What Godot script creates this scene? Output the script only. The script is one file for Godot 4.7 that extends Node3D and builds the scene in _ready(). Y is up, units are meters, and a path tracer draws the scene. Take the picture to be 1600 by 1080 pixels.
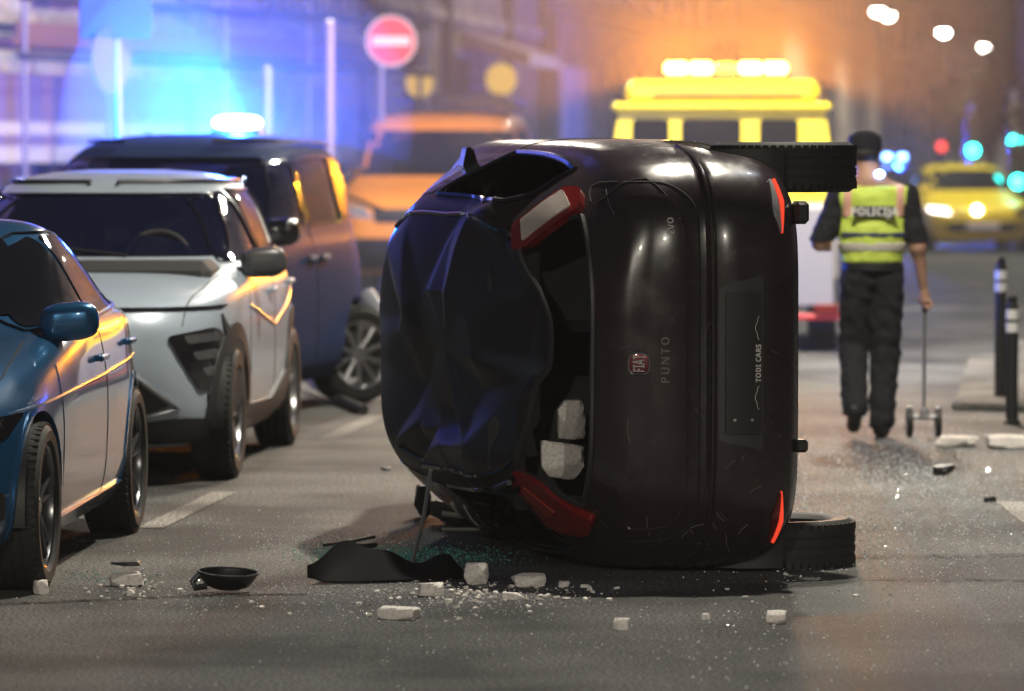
extends Node3D

# ---------------------------------------------------------------- camera numbers
const FPX := 7150.0          # focal length in pixels of a 1600 x 1080 picture
const EYE := 1.72
const HORIZON := 228.0
var pitch := atan((540.0 - HORIZON) / FPX)

func ray(px, py) -> Vector3:
	return Basis(Vector3.RIGHT, -pitch) * Vector3((px - 800.0) / FPX, (540.0 - py) / FPX, -1.0)

func ground(px, py, h = 0.0) -> Vector3:      # the point of the street seen at a pixel
	var r = ray(px, py)
	return Vector3(0, EYE, 0) + r * ((h - EYE) / r.y)

func far(px, py, d) -> Vector3:               # the point at d metres ahead
	var r = ray(px, py)
	return Vector3(0, EYE, 0) + r * (d / -r.z)

# ---------------------------------------------------------------- mesh builder
class MB:
	var v := PackedVector3Array()

	func tri(a: Vector3, b: Vector3, c: Vector3):
		v.append(a); v.append(b); v.append(c)

	func quad(a: Vector3, b: Vector3, c: Vector3, d: Vector3):
		tri(a, b, c); tri(a, c, d)

	func box(c: Vector3, s: Vector3, b := Basis(), bev := 0.0):
		var h := s * 0.5
		var e: float = minf(bev, minf(h.x, minf(h.y, h.z)) * 0.9)
		if e <= 0.0:
			var p := []
			for i in 8:
				p.append(c + b * Vector3(h.x if i & 1 else -h.x, h.y if i & 2 else -h.y, h.z if i & 4 else -h.z))
			quad(p[0], p[2], p[3], p[1]); quad(p[4], p[5], p[7], p[6])
			quad(p[0], p[1], p[5], p[4]); quad(p[2], p[6], p[7], p[3])
			quad(p[0], p[4], p[6], p[2]); quad(p[1], p[3], p[7], p[5])
			return
		# chamfered: each corner has three points, one per face it touches
		var q := func(i: int, ax: int) -> Vector3:
			var k := Vector3(1 if i & 1 else -1, 1 if i & 2 else -1, 1 if i & 4 else -1)
			var o := h - Vector3(e, e, e)
			o[ax] = h[ax]
			return c + b * (o * k)
		for ax in 3:
			var u := (ax + 1) % 3
			var w := (ax + 2) % 3
			for sg in 2:
				var base: int = sg << ax
				var i0 := base
				var i1: int = base | (1 << u)
				var i2: int = base | (1 << u) | (1 << w)
				var i3: int = base | (1 << w)
				if sg: quad(q.call(i0, ax), q.call(i1, ax), q.call(i2, ax), q.call(i3, ax))
				else: quad(q.call(i0, ax), q.call(i3, ax), q.call(i2, ax), q.call(i1, ax))
			# edges along ax
			for su in 2:
				for sw in 2:
					var j0: int = (su << u) | (sw << w)
					var j1: int = j0 | (1 << ax)
					if (su == 1) == (sw == 1): quad(q.call(j0, u), q.call(j0, w), q.call(j1, w), q.call(j1, u)) 
					else: quad(q.call(j0, u), q.call(j1, u), q.call(j1, w), q.call(j0, w))
		for i in 8:
			var odd := ((i & 1) + ((i >> 1) & 1) + ((i >> 2) & 1)) % 2 == 1
			if odd: tri(q.call(i, 0), q.call(i, 1), q.call(i, 2))
			else: tri(q.call(i, 0), q.call(i, 2), q.call(i, 1))

	func ring(c: Vector3, x: Vector3, y: Vector3, r: float, n: int) -> PackedVector3Array:
		var o := PackedVector3Array()
		for i in n:
			var a := TAU * i / n
			o.append(c + x * (cos(a) * r) + y * (sin(a) * r))
		return o

	func join(a: PackedVector3Array, b: PackedVector3Array, closed := true):
		var n := a.size()
		for i in (n if closed else n - 1):
			var j := (i + 1) % n
			quad(a[i], a[j], b[j], b[i])

	func fan(a: PackedVector3Array, flip := false):
		var m := Vector3()
		for p in a: m += p
		m /= a.size()
		for i in a.size():
			var j := (i + 1) % a.size()
			if flip: tri(m, a[j], a[i])
			else: tri(m, a[i], a[j])

	func cyl(p0: Vector3, p1: Vector3, r0: float, r1 := -1.0, n := 14, caps := true):
		if r1 < 0: r1 = r0
		var d := (p1 - p0).normalized()
		var x := d.cross(Vector3.UP if absf(d.y) < 0.9 else Vector3.RIGHT).normalized()
		var y := d.cross(x)
		var a := ring(p0, x, y, r0, n)
		var b := ring(p1, x, y, r1, n)
		join(a, b)
		if caps:
			fan(a, true); fan(b)

	func tube(pts: Array, r: float, n := 8, closed := false):
		var k := pts.size()
		var prev := PackedVector3Array()
		var first := PackedVector3Array()
		var x := Vector3()
		for i in k:
			var a: Vector3 = pts[posmod(i - 1, k)] if closed else pts[maxi(i - 1, 0)]
			var b: Vector3 = pts[(i + 1) % k] if closed else pts[mini(i + 1, k - 1)]
			var d := (b - a).normalized()
			if i == 0: x = d.cross(Vector3.UP if absf(d.y) < 0.9 else Vector3.RIGHT).normalized()
			else: x = (x - d * x.dot(d)).normalized()
			var rg := ring(pts[i], x, d.cross(x), r, n)
			if i == 0: first = rg
			else: join(prev, rg)
			prev = rg
		if closed: join(prev, first)
		else:
			fan(first, true); fan(prev)

	func lathe(prof: Array, xf := Transform3D(), n := 28):   # profile of Vector2(radius, height) round y
		var prev := PackedVector3Array()
		for k in prof.size():
			var rg := PackedVector3Array()
			for i in n:
				var a := -TAU * i / n
				rg.append(xf * Vector3(cos(a) * prof[k].x, prof[k].y, sin(a) * prof[k].x))
			if k: join(prev, rg)
			prev = rg

	func prism(poly: PackedVector2Array, d0: float, d1: float, xf := Transform3D()):   # polygon in xy, from z = d0 to d1
		var t := Geometry2D.triangulate_polygon(poly)
		for i in range(0, t.size(), 3):
			var a := poly[t[i]]; var b := poly[t[i + 1]]; var c := poly[t[i + 2]]
			if (b - a).cross(c - a) < 0:
				var s := b; b = c; c = s
			tri(xf * Vector3(a.x, a.y, d1), xf * Vector3(b.x, b.y, d1), xf * Vector3(c.x, c.y, d1))
			tri(xf * Vector3(a.x, a.y, d0), xf * Vector3(c.x, c.y, d0), xf * Vector3(b.x, b.y, d0))
		var cw := Geometry2D.is_polygon_clockwise(poly)
		for i in poly.size():
			var a := poly[i]; var b := poly[(i + 1) % poly.size()]
			if cw:
				var s := a; a = b; b = s
			quad(xf * Vector3(a.x, a.y, d0), xf * Vector3(b.x, b.y, d0), xf * Vector3(b.x, b.y, d1), xf * Vector3(a.x, a.y, d1))

	func blob(c: Vector3, r: Vector3, rows := 10, cols := 14, b := Basis(), sq := 1.0):
		var prev := PackedVector3Array()
		for i in rows + 1:
			var t := PI * i / rows
			var rg := PackedVector3Array()
			for j in cols:
				var a := -TAU * j / cols
				var q := Vector3(sin(t) * cos(a), -cos(t), sin(t) * sin(a))
				if sq != 1.0: q = q.sign() * Vector3(pow(absf(q.x), sq), pow(absf(q.y), sq), pow(absf(q.z), sq))
				rg.append(c + b * (q * r))
			if i: join(prev, rg)
			prev = rg

	func add(o: ArrayMesh, xf: Transform3D):
		var s := o.surface_get_arrays(0)
		for p in s[Mesh.ARRAY_VERTEX]: v.append(xf * p)

	func mesh(crease := 38.0) -> ArrayMesh:
		var n := v.size() / 3
		var fn := PackedVector3Array()
		var at := {}
		fn.resize(n)
		var keys := []
		keys.resize(v.size())
		for t in n:
			var a := v[t * 3]
			fn[t] = (v[t * 3 + 1] - a).cross(v[t * 3 + 2] - a)
			for k in 3:
				var key := Vector3i((v[t * 3 + k] * 4000.0).round())
				keys[t * 3 + k] = key
				if at.has(key): at[key].append(t)
				else: at[key] = PackedInt32Array([t])
		var cosc := cos(deg_to_rad(crease))
		var un := PackedVector3Array()
		un.resize(n)
		for t in n: un[t] = fn[t].normalized()
		var vo := PackedVector3Array()
		var no := PackedVector3Array()
		vo.resize(v.size()); no.resize(v.size())
		for t in n:
			var u := un[t]
			for k in 3:
				var s := Vector3()
				for o in at[keys[t * 3 + k]]:
					if un[o].dot(u) >= cosc: s += fn[o]
				var to := t * 3 + (0 if k == 0 else 3 - k)    # Godot's front faces run clockwise
				vo[to] = v[t * 3 + k]
				no[to] = s.normalized() if s.length_squared() > 1e-20 else (u if u.length_squared() > 0.5 else Vector3.UP)
		var arr := []
		arr.resize(Mesh.ARRAY_MAX)
		arr[Mesh.ARRAY_VERTEX] = vo
		arr[Mesh.ARRAY_NORMAL] = no
		var m := ArrayMesh.new()
		m.add_surface_from_arrays(Mesh.PRIMITIVE_TRIANGLES, arr)
		return m

# ---------------------------------------------------------------- scene helpers
var used := {}

func numbered(called: String) -> String:
	if not used.has(called):
		used[called] = 0
		return called
	used[called] += 1
	return "%s_%03d" % [called, used[called]]

func thing(called, label, category, at = Vector3.ZERO, group = "", basis = Basis()) -> Node3D:
	var o := Node3D.new()
	o.name = numbered(called)
	add_child(o)
	o.transform = Transform3D(basis, at)
	tag(o, label, category, group)
	return o

func tag(o, label, category, group = ""):
	o.set_meta("label", label)
	o.set_meta("category", category)
	if group: o.set_meta("group", group)

func put(called, m, mat, parent, xf = Transform3D()) -> MeshInstance3D:
	var o := MeshInstance3D.new()
	o.name = called
	o.mesh = m.mesh() if m is MB else m
	o.material_override = mat
	o.transform = xf
	parent.add_child(o, true)
	return o

func single(called, m, mat, label, category, at = Vector3.ZERO, group = "", basis = Basis()) -> MeshInstance3D:
	var o := put(numbered(called), m, mat, self, Transform3D(basis, at))
	tag(o, label, category, group)
	return o

func struct(called, m, mat, xf = Transform3D()) -> MeshInstance3D:
	var o := put(numbered(called), m, mat, self, xf)
	o.set_meta("kind", "structure")
	return o

func col(r, g, b) -> Color:
	return Color(r, g, b).linear_to_srgb()

func mat(c: Color, rough := 0.6, metal := 0.0, coat := 0.0) -> StandardMaterial3D:
	var m := StandardMaterial3D.new()
	m.albedo_color = c.linear_to_srgb()
	m.roughness = rough
	m.metallic = metal
	if coat > 0:
		m.clearcoat_enabled = true
		m.clearcoat = coat
		m.clearcoat_roughness = 0.04
	return m

func glow(c: Color, e: float) -> StandardMaterial3D:
	var m := mat(Color(c.r * 0.5, c.g * 0.5, c.b * 0.5), 0.3)
	m.emission_enabled = true
	m.emission = c.linear_to_srgb()
	m.emission_energy_multiplier = e
	return m

func noise_tex(size, freq, ramp: Array, sd, oct := 4, type := FastNoiseLite.TYPE_SIMPLEX_SMOOTH) -> NoiseTexture2D:
	var n := FastNoiseLite.new()
	n.seed = sd
	n.noise_type = type
	n.frequency = freq
	n.fractal_octaves = oct
	var t := NoiseTexture2D.new()
	t.width = size; t.height = size
	t.seamless = true
	t.noise = n
	var g := Gradient.new()
	var offs := PackedFloat32Array()
	var cols := PackedColorArray()
	for k in ramp:
		offs.append(k[0]); cols.append(k[1])
	g.offsets = offs; g.colors = cols
	t.color_ramp = g
	return t

func grey(x) -> Color:
	return Color(x, x, x)

func triplanar(m, tex, scale, height = null, hs := 0.3):
	m.uv1_triplanar = true
	m.uv1_world_triplanar = true
	m.uv1_scale = Vector3.ONE * scale
	m.albedo_texture = tex
	if height:
		m.heightmap_enabled = true
		m.heightmap_texture = height
		m.heightmap_scale = hs

# ---------------------------------------------------------------- car body: a stack of rounded plan outlines
class Car:
	var lv: Array              # rows of [height, rear z, front z, half width, roundness]
	var M := 90
	var Y := PackedFloat32Array(); var R := PackedFloat32Array(); var F := PackedFloat32Array(); var W := PackedFloat32Array(); var N := PackedFloat32Array()
	var deform: Callable
	var holes := []            # dictionaries: kind side / rear, poly or centre + radius, sgn

	func _init(levels: Array, samples := 90):
		lv = levels
		M = samples
		var K := lv.size()
		# spread samples by the length that the profile runs
		var acc := [0.0]
		for i in K - 1:
			var d: float = absf(lv[i + 1][0] - lv[i][0]) + 0.35 * (absf(lv[i + 1][1] - lv[i][1]) + absf(lv[i + 1][2] - lv[i][2])) + 0.5 * absf(lv[i + 1][3] - lv[i][3])
			acc.append(acc[i] + d)
		for k in M:
			var t: float = acc[K - 1] * k / (M - 1)
			var i := 0
			while i < K - 2 and acc[i + 1] < t: i += 1
			var f: float = clampf((t - acc[i]) / maxf(acc[i + 1] - acc[i], 1e-6), 0, 1)
			var c := []
			for q in 5:
				var p0: float = lv[maxi(i - 1, 0)][q]; var p1: float = lv[i][q]; var p2: float = lv[i + 1][q]; var p3: float = lv[mini(i + 2, K - 1)][q]
				# slopes by real spacing, limited so that nothing overshoots
				var h0: float = maxf(acc[i] - acc[maxi(i - 1, 0)], 1e-6); var h1: float = maxf(acc[i + 1] - acc[i], 1e-6); var h2: float = maxf(acc[mini(i + 2, K - 1)] - acc[i + 1], 1e-6)
				var s0 := (p1 - p0) / h0; var s1 := (p2 - p1) / h1; var s2 := (p3 - p2) / h2
				var m1 := 0.0 if s0 * s1 <= 0 else 2.0 * s0 * s1 / (s0 + s1)
				var m2 := 0.0 if s1 * s2 <= 0 else 2.0 * s1 * s2 / (s1 + s2)
				if i == 0: m1 = s1
				if i == K - 2: m2 = s1
				var f2 := f * f; var f3 := f2 * f
				c.append((2 * f3 - 3 * f2 + 1) * p1 + (f3 - 2 * f2 + f) * h1 * m1 + (-2 * f3 + 3 * f2) * p2 + (f3 - f2) * h1 * m2)
			Y.append(c[0]); R.append(c[1]); F.append(c[2]); W.append(c[3]); N.append(c[4])

	func d(p: Vector3) -> Vector3:
		return deform.call(p) if deform.is_valid() else p

	func row(y: float) -> Array:
		var lo := 0
		var hi := M - 1
		while hi - lo > 1:
			var m := (lo + hi) / 2
			if Y[m] <= y: lo = m
			else: hi = m
		var f := clampf((y - Y[lo]) / maxf(Y[hi] - Y[lo], 1e-6), 0, 1)
		return [lerpf(R[lo], R[hi], f), lerpf(F[lo], F[hi], f), lerpf(W[lo], W[hi], f), lerpf(N[lo], N[hi], f)]

	func side0(z: float, y: float, sgn: float) -> Vector3:
		var r := row(y)
		var t: float = clampf(absf((z - (r[0] + r[1]) / 2) / ((r[1] - r[0]) / 2)), 0, 0.999)
		return Vector3(sgn * r[2] * pow(1 - pow(t, r[3]), 1 / r[3]), y, z)

	func end0(x: float, y: float, dir: float) -> Vector3:      # dir 1 front, -1 rear
		var r := row(y)
		var t: float = clampf(absf(x) / r[2], 0, 0.999)
		return Vector3(x, y, (r[0] + r[1]) / 2 + dir * (r[1] - r[0]) / 2 * pow(1 - pow(t, r[3]), 1 / r[3]))

	func top0(x: float, z: float) -> Vector3:
		var lo := 0
		var hi := M - 1
		while hi - lo > 1:
			var m := (lo + hi) / 2
			var v := pow(absf(x) / W[m], N[m]) + pow(absf((z - (R[m] + F[m]) / 2) / maxf((F[m] - R[m]) / 2, 1e-4)), N[m])
			if v <= 1.0: lo = m
			else: hi = m
		var fl := pow(absf(x) / W[lo], N[lo]) + pow(absf((z - (R[lo] + F[lo]) / 2) / maxf((F[lo] - R[lo]) / 2, 1e-4)), N[lo])
		var fh := pow(absf(x) / W[hi], N[hi]) + pow(absf((z - (R[hi] + F[hi]) / 2) / maxf((F[hi] - R[hi]) / 2, 1e-4)), N[hi])
		return Vector3(x, lerpf(Y[lo], Y[hi], clampf((1 - fl) / maxf(fh - fl, 1e-6), 0, 1)), z)

	func pt(kind: String, q: Vector2, sgn: float) -> Vector3:
		if kind == "side": return d(side0(q.x, q.y, sgn))
		if kind == "top": return d(top0(q.x, q.y))
		return d(end0(q.x, q.y, 1.0 if kind == "front" else -1.0))

	func out(kind: String, q: Vector2, sgn: float) -> Vector3:
		var e := 0.006
		var a := pt(kind, q + Vector2(e, 0), sgn) - pt(kind, q - Vector2(e, 0), sgn)
		var b := pt(kind, q + Vector2(0, e), sgn) - pt(kind, q - Vector2(0, e), sgn)
		var n := a.cross(b).normalized()
		var want := Vector3(sgn, 0, 0) if kind == "side" else Vector3(0, 1, 0) if kind == "top" else Vector3(0, 0, 1.0 if kind == "front" else -1.0)
		return n if n.dot(want) >= 0 else -n

	func off(kind: String, q: Vector2, sgn: float, h: float) -> Vector3:
		return pt(kind, q, sgn) + out(kind, q, sgn) * h

	# a sheet that follows the body, cut to a polygon, raised by h, with a rim down to the body
	func drape(kind: String, poly: PackedVector2Array, sgn: float, h := 0.004, cell := 0.06, rim := true) -> MB:
		var m := MB.new()
		var lo := poly[0]; var hi := poly[0]
		for p in poly:
			lo = lo.min(p); hi = hi.max(p)
		var nx := maxi(1, ceili((hi.x - lo.x) / cell)); var ny := maxi(1, ceili((hi.y - lo.y) / cell))
		var st := Vector2((hi.x - lo.x) / nx, (hi.y - lo.y) / ny)
		var memo := {}
		var get := func(q: Vector2) -> Vector3:
			var k := Vector2i((q * 20000.0).round())
			if not memo.has(k): memo[k] = off(kind, q, sgn, h)
			return memo[k]
		var want := out(kind, (lo + hi) / 2, sgn)
		for i in nx:
			for j in ny:
				var a := lo + st * Vector2(i, j)
				var cellp := PackedVector2Array([a, a + Vector2(st.x, 0), a + st, a + Vector2(0, st.y)])
				for g in Geometry2D.intersect_polygons(poly, cellp):
					var t := Geometry2D.triangulate_polygon(g)
					for k in range(0, t.size(), 3):
						var p0: Vector3 = get.call(g[t[k]]); var p1: Vector3 = get.call(g[t[k + 1]]); var p2: Vector3 = get.call(g[t[k + 2]])
						if (p1 - p0).cross(p2 - p0).dot(want) >= 0: m.tri(p0, p1, p2)
						else: m.tri(p0, p2, p1)
		if rim:
			for i in poly.size():
				var a := poly[i]; var b := poly[(i + 1) % poly.size()]
				var k := maxi(1, ceili(a.distance_to(b) / cell))
				for s in k:
					var q0 := a.lerp(b, float(s) / k); var q1 := a.lerp(b, float(s + 1) / k)
					m.quad(off(kind, q0, sgn, h), off(kind, q1, sgn, h), off(kind, q1, sgn, -0.006), off(kind, q0, sgn, -0.006))
		return m

	# a cord of radius r along a line on the body
	func trace(kind: String, line: Array, sgn: float, r := 0.004, h := 0.0, closed := false, step := 0.05) -> MB:
		var m := MB.new()
		var pts := []
		var n := line.size()
		for i in (n if closed else n - 1):
			var a: Vector2 = line[i]; var b: Vector2 = line[(i + 1) % n]
			var k := maxi(1, ceili(a.distance_to(b) / step))
			for s in k: pts.append(off(kind, a.lerp(b, float(s) / k), sgn, h))
		if not closed: pts.append(off(kind, line[n - 1], sgn, h))
		m.tube(pts, r, 6, closed)
		return m

	func inside(hole: Dictionary, x: float, y: float, z: float, a: float, b: float) -> bool:
		if hole.kind == "side":
			if absf(a) < 0.999 or signf(x) != hole.sgn: return false
			if hole.has("radius"):
				return Vector2(z, y).distance_to(hole.centre) < hole.radius
			return Geometry2D.is_point_in_polygon(Vector2(z, y), hole.poly)
		if (b > 0) != (hole.kind == "front") or absf(b) < 0.999: return false
		return Geometry2D.is_point_in_polygon(Vector2(x, y), hole.poly)

	func snap(hole: Dictionary, p: Vector3) -> Vector3:
		var q := Vector2(p.z, p.y) if hole.kind == "side" else Vector2(p.x, p.y)
		if hole.has("radius"):
			q = hole.centre + (q - hole.centre).normalized() * hole.radius
			q.y = maxf(q.y, Y[0])
		else:
			var best := 1e9
			var to := q
			for i in hole.poly.size():
				var c := Geometry2D.get_closest_point_to_segment(q, hole.poly[i], hole.poly[(i + 1) % hole.poly.size()])
				if c.distance_to(q) < best:
					best = c.distance_to(q); to = c
			q = to
		return side0(q.x, q.y, hole.sgn) if hole.kind == "side" else end0(q.x, q.y, 1.0 if hole.kind == "front" else -1.0)

	func body(ns := 60, ne := 26, from := -1.0, to := 99.0) -> MB:
		var m := MB.new()
		var per := []
		for i in ns: per.append(Vector2(1, -1 + 2.0 * i / ns))
		for i in ne: per.append(Vector2(1 - 2.0 * i / ne, 1))
		for i in ns: per.append(Vector2(-1, 1 - 2.0 * i / ns))
		for i in ne: per.append(Vector2(-1 + 2.0 * i / ne, -1))
		var P := per.size()
		var pos := PackedVector3Array()
		var hol := PackedInt32Array()
		for k in M:
			for q in per:
				var r := pow(pow(absf(q.x), N[k]) + pow(absf(q.y), N[k]), -1.0 / N[k])
				var p := Vector3(W[k] * q.x * r, Y[k], (R[k] + F[k]) / 2 + (F[k] - R[k]) / 2 * q.y * r)
				pos.append(p)
				var h := -1
				for i in holes.size():
					if inside(holes[i], p.x, p.y, p.z, q.x, q.y): h = i
				hol.append(h)
		var fin := PackedVector3Array()
		for i in pos.size():
			fin.append(d(snap(holes[hol[i]], pos[i]) if hol[i] >= 0 else pos[i]))
		for k in M - 1:
			if Y[k] < from or Y[k] >= to: continue
			for j in P:
				var a := k * P + j; var b := k * P + (j + 1) % P; var c := b + P; var e := a + P
				if hol[a] >= 0 and hol[b] >= 0 and hol[c] >= 0 and hol[e] >= 0: continue
				m.quad(fin[a], fin[e], fin[c], fin[b])
		if to > 50.0: m.fan(fin.slice((M - 1) * P, M * P), true)
		return m

	func floor_pan() -> MB:
		var m := MB.new()
		var a := PackedVector3Array()
		for i in 40:
			var t := TAU * i / 40
			var q := Vector2(cos(t), sin(t))
			q /= maxf(absf(q.x), absf(q.y))
			var r := pow(pow(absf(q.x), N[0]) + pow(absf(q.y), N[0]), -1.0 / N[0])
			a.append(d(Vector3(W[0] * q.x * r * 0.97, Y[0] + 0.02, (R[0] + F[0]) / 2 + (F[0] - R[0]) / 2 * q.y * r * 0.98)))
		m.fan(a)
		return m

func V2(a: Array) -> PackedVector2Array:
	var o := PackedVector2Array()
	for i in range(0, a.size(), 2): o.append(Vector2(a[i], a[i + 1]))
	return o

func V2s(a: Array) -> Array:
	var o := []
	for i in range(0, a.size(), 2): o.append(Vector2(a[i], a[i + 1]))
	return o

func rounded(p: PackedVector2Array, r: float, n := 4) -> PackedVector2Array:
	var o := PackedVector2Array()
	for i in p.size():
		var a := p[posmod(i - 1, p.size())]; var b := p[i]; var c := p[(i + 1) % p.size()]
		var ra: float = minf(r, minf(a.distance_to(b), b.distance_to(c)) * 0.45)
		var s := b + (a - b).normalized() * ra; var e := b + (c - b).normalized() * ra
		for k in n + 1:
			var t := float(k) / n
			o.append(s.lerp(b, t).lerp(b.lerp(e, t), t))
	return o

# a wheel whose axle runs along x, its outer face towards +x
func tyre_mesh(r, w, rim) -> MB:
	var m := MB.new()
	var xf := Transform3D(Basis(Vector3(0, 0, -1), Vector3(1, 0, 0), Vector3(0, -1, 0)), Vector3())
	var h: float = w / 2
	m.lathe([Vector2(rim, -h * 0.8), Vector2(rim + 0.02, -h * 0.97), Vector2(r * 0.9, -h), Vector2(r * 0.965, -h * 0.86), Vector2(r, -h * 0.66),
		Vector2(r, -h * 0.42), Vector2(r - 0.005, -h * 0.40), Vector2(r - 0.005, -h * 0.33), Vector2(r, -h * 0.31), Vector2(r, -h * 0.04), Vector2(r - 0.005, -h * 0.02), Vector2(r - 0.005, h * 0.05), Vector2(r, h * 0.07),
		Vector2(r, h * 0.33), Vector2(r - 0.005, h * 0.35), Vector2(r - 0.005, h * 0.42), Vector2(r, h * 0.44), Vector2(r, h * 0.66), Vector2(r * 0.965, h * 0.86), Vector2(r * 0.9, h), Vector2(rim + 0.02, h * 0.97), Vector2(rim, h * 0.8)], xf, 48)
	# tread blocks on the shoulders
	for i in 56:
		var a := TAU * i / 56
		for s in [-1, 1]:
			var b := Basis(Vector3(1, 0, 0), a)
			m.box(b * Vector3(s * h * 0.72, r * 0.981, 0), Vector3(h * 0.3, 0.014, 0.02), b)
	return m

func rim_mesh(r, w, spokes, wide, double := false) -> MB:
	var m := MB.new()
	var xf := Transform3D(Basis(Vector3(0, 0, -1), Vector3(1, 0, 0), Vector3(0, -1, 0)), Vector3())
	var h: float = w / 2
	m.lathe([Vector2(r * 0.93, -h * 0.8), Vector2(r * 0.93, h * 0.55), Vector2(r * 0.97, h * 0.8), Vector2(r + 0.004, h * 0.86), Vector2(r + 0.006, h * 0.78)], xf, 40)
	m.lathe([Vector2(0.0, h * 0.66), Vector2(0.03, h * 0.66), Vector2(0.034, h * 0.6), Vector2(r * 0.24, h * 0.55), Vector2(r * 0.27, h * 0.4), Vector2(r * 0.27, h * 0.1)], xf, 24)
	for i in spokes:
		for q in ([-1, 1] if double else [0]):
			var a: float = TAU * i / spokes
			var a1: float = a + q * 0.5 / spokes * 2.0
			var p0 := Basis(Vector3(1, 0, 0), a + q * 0.12) * Vector3(h * 0.48, r * 0.18, 0)
			var p1 := Basis(Vector3(1, 0, 0), a1) * Vector3(h * 0.66, r * 0.96, 0)
			var up := (p1 - p0).normalized()
			var sd := Vector3(1, 0, 0).cross(up).normalized()
			m.box((p0 + p1) / 2, Vector3(0.03, p0.distance_to(p1), wide), Basis(up.cross(sd), up, sd).orthonormalized(), 0.006)
	return m

func add_wheel(parent, at: Vector3, r, w, rimr, sgn, mats: Dictionary, spokes, wide, double := false, steer := 0.0):
	var b := Basis(Vector3.UP, steer) * (Basis() if sgn > 0 else Basis(Vector3.UP, PI))
	var o := Node3D.new()
	o.name = "wheel"
	o.transform = Transform3D(b, at)
	parent.add_child(o, true)
	put("tyre", tyre_mesh(r, w, rimr), mats.tyre, o)
	put("rim", rim_mesh(rimr, w, spokes, wide, double), mats.rim, o)
	var m := MB.new()
	var xf := Transform3D(Basis(Vector3(0, 0, -1), Vector3(1, 0, 0), Vector3(0, -1, 0)), Vector3())
	m.lathe([Vector2(0.0, w * 0.05), Vector2(rimr * 0.72, w * 0.05), Vector2(rimr * 0.72, -w * 0.02), Vector2(0, -w * 0.02)], xf, 28)
	put("brake_disc", m, mats.disc, o)

# dark linings inside the wheel arches, one per arch
func add_liner(parent, c: Vector2, r: float, w: float, sgn: float, m_dark, y0: float):
	var m := MB.new()
	var a := []
	var b := []
	for i in 21:
		var t := -0.15 + (PI + 0.3) * i / 20
		var q := c + Vector2(cos(t), sin(t)) * (r + 0.004)
		q.y = maxf(q.y, y0)
		a.append(Vector3(sgn * (w - 0.012), q.y, q.x))
		b.append(Vector3(sgn * (w - 0.34), q.y, q.x))
	for i in 20: m.quad(a[i], a[i + 1], b[i + 1], b[i])
	m.fan(PackedVector3Array(b))
	put("wheel_arch", m, m_dark, parent)

# ================================================================ the scene
var M := {}
var lamps := []

func _ready():
	var rng := RandomNumberGenerator.new()
	rng.seed = 7
	# ---- camera
	var cam := Camera3D.new()
	cam.name = "camera"
	add_child(cam)
	var attr := CameraAttributesPhysical.new()
	attr.frustum_focal_length = 12.0 / (540.0 / FPX)
	attr.frustum_focus_distance = 18.1
	attr.exposure_aperture = 2.8
	attr.frustum_near = 0.1
	attr.frustum_far = 900.0
	cam.attributes = attr
	cam.fov = rad_to_deg(2.0 * atan(540.0 / FPX))
	cam.near = 0.1
	cam.far = 900.0
	cam.transform = Transform3D(Basis(Vector3.RIGHT, -pitch), Vector3(0, EYE, 0))
	# ---- night sky, haze, exposure
	var we := WorldEnvironment.new()
	we.name = "night_air"
	add_child(we)
	var e := Environment.new()
	var sky := ProceduralSkyMaterial.new()
	sky.sky_top_color = col(0.010, 0.011, 0.020)
	sky.sky_horizon_color = col(0.040, 0.032, 0.028)
	sky.sky_curve = 0.25
	sky.ground_bottom_color = col(0.012, 0.011, 0.011)
	sky.ground_horizon_color = col(0.030, 0.025, 0.022)
	sky.sun_angle_max = 1.0
	e.sky = Sky.new()
	e.sky.sky_material = sky
	e.background_mode = Environment.BG_SKY
	e.background_energy_multiplier = 1.0
	e.tonemap_mode = Environment.TONE_MAPPER_LINEAR
	e.tonemap_exposure = 1.5
	e.fog_enabled = true
	e.fog_density = 0.0004
	e.fog_light_color = Color(0.95, 0.93, 0.92)
	e.volumetric_fog_enabled = true
	e.volumetric_fog_density = 0.0
	e.sdfgi_enabled = true
	e.ssao_enabled = true
	e.ssil_enabled = true
	we.environment = e
	var moon := DirectionalLight3D.new()
	moon.name = "moon"
	moon.light_energy = 0.02
	moon.light_color = Color(0.8, 0.87, 1.0)
	moon.light_angular_distance = 0.5
	moon.shadow_enabled = true
	moon.transform.basis = Basis.from_euler(Vector3(deg_to_rad(-58), deg_to_rad(150), 0))
	add_child(moon)

	make_materials()
	build_ground(rng)
	build_lamps()
	build_buildings(rng)
	build_left_cars()
	build_far_vehicles()
	build_punto(rng)
	build_officer()
	build_street_things(rng)
	build_debris(rng)

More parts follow.
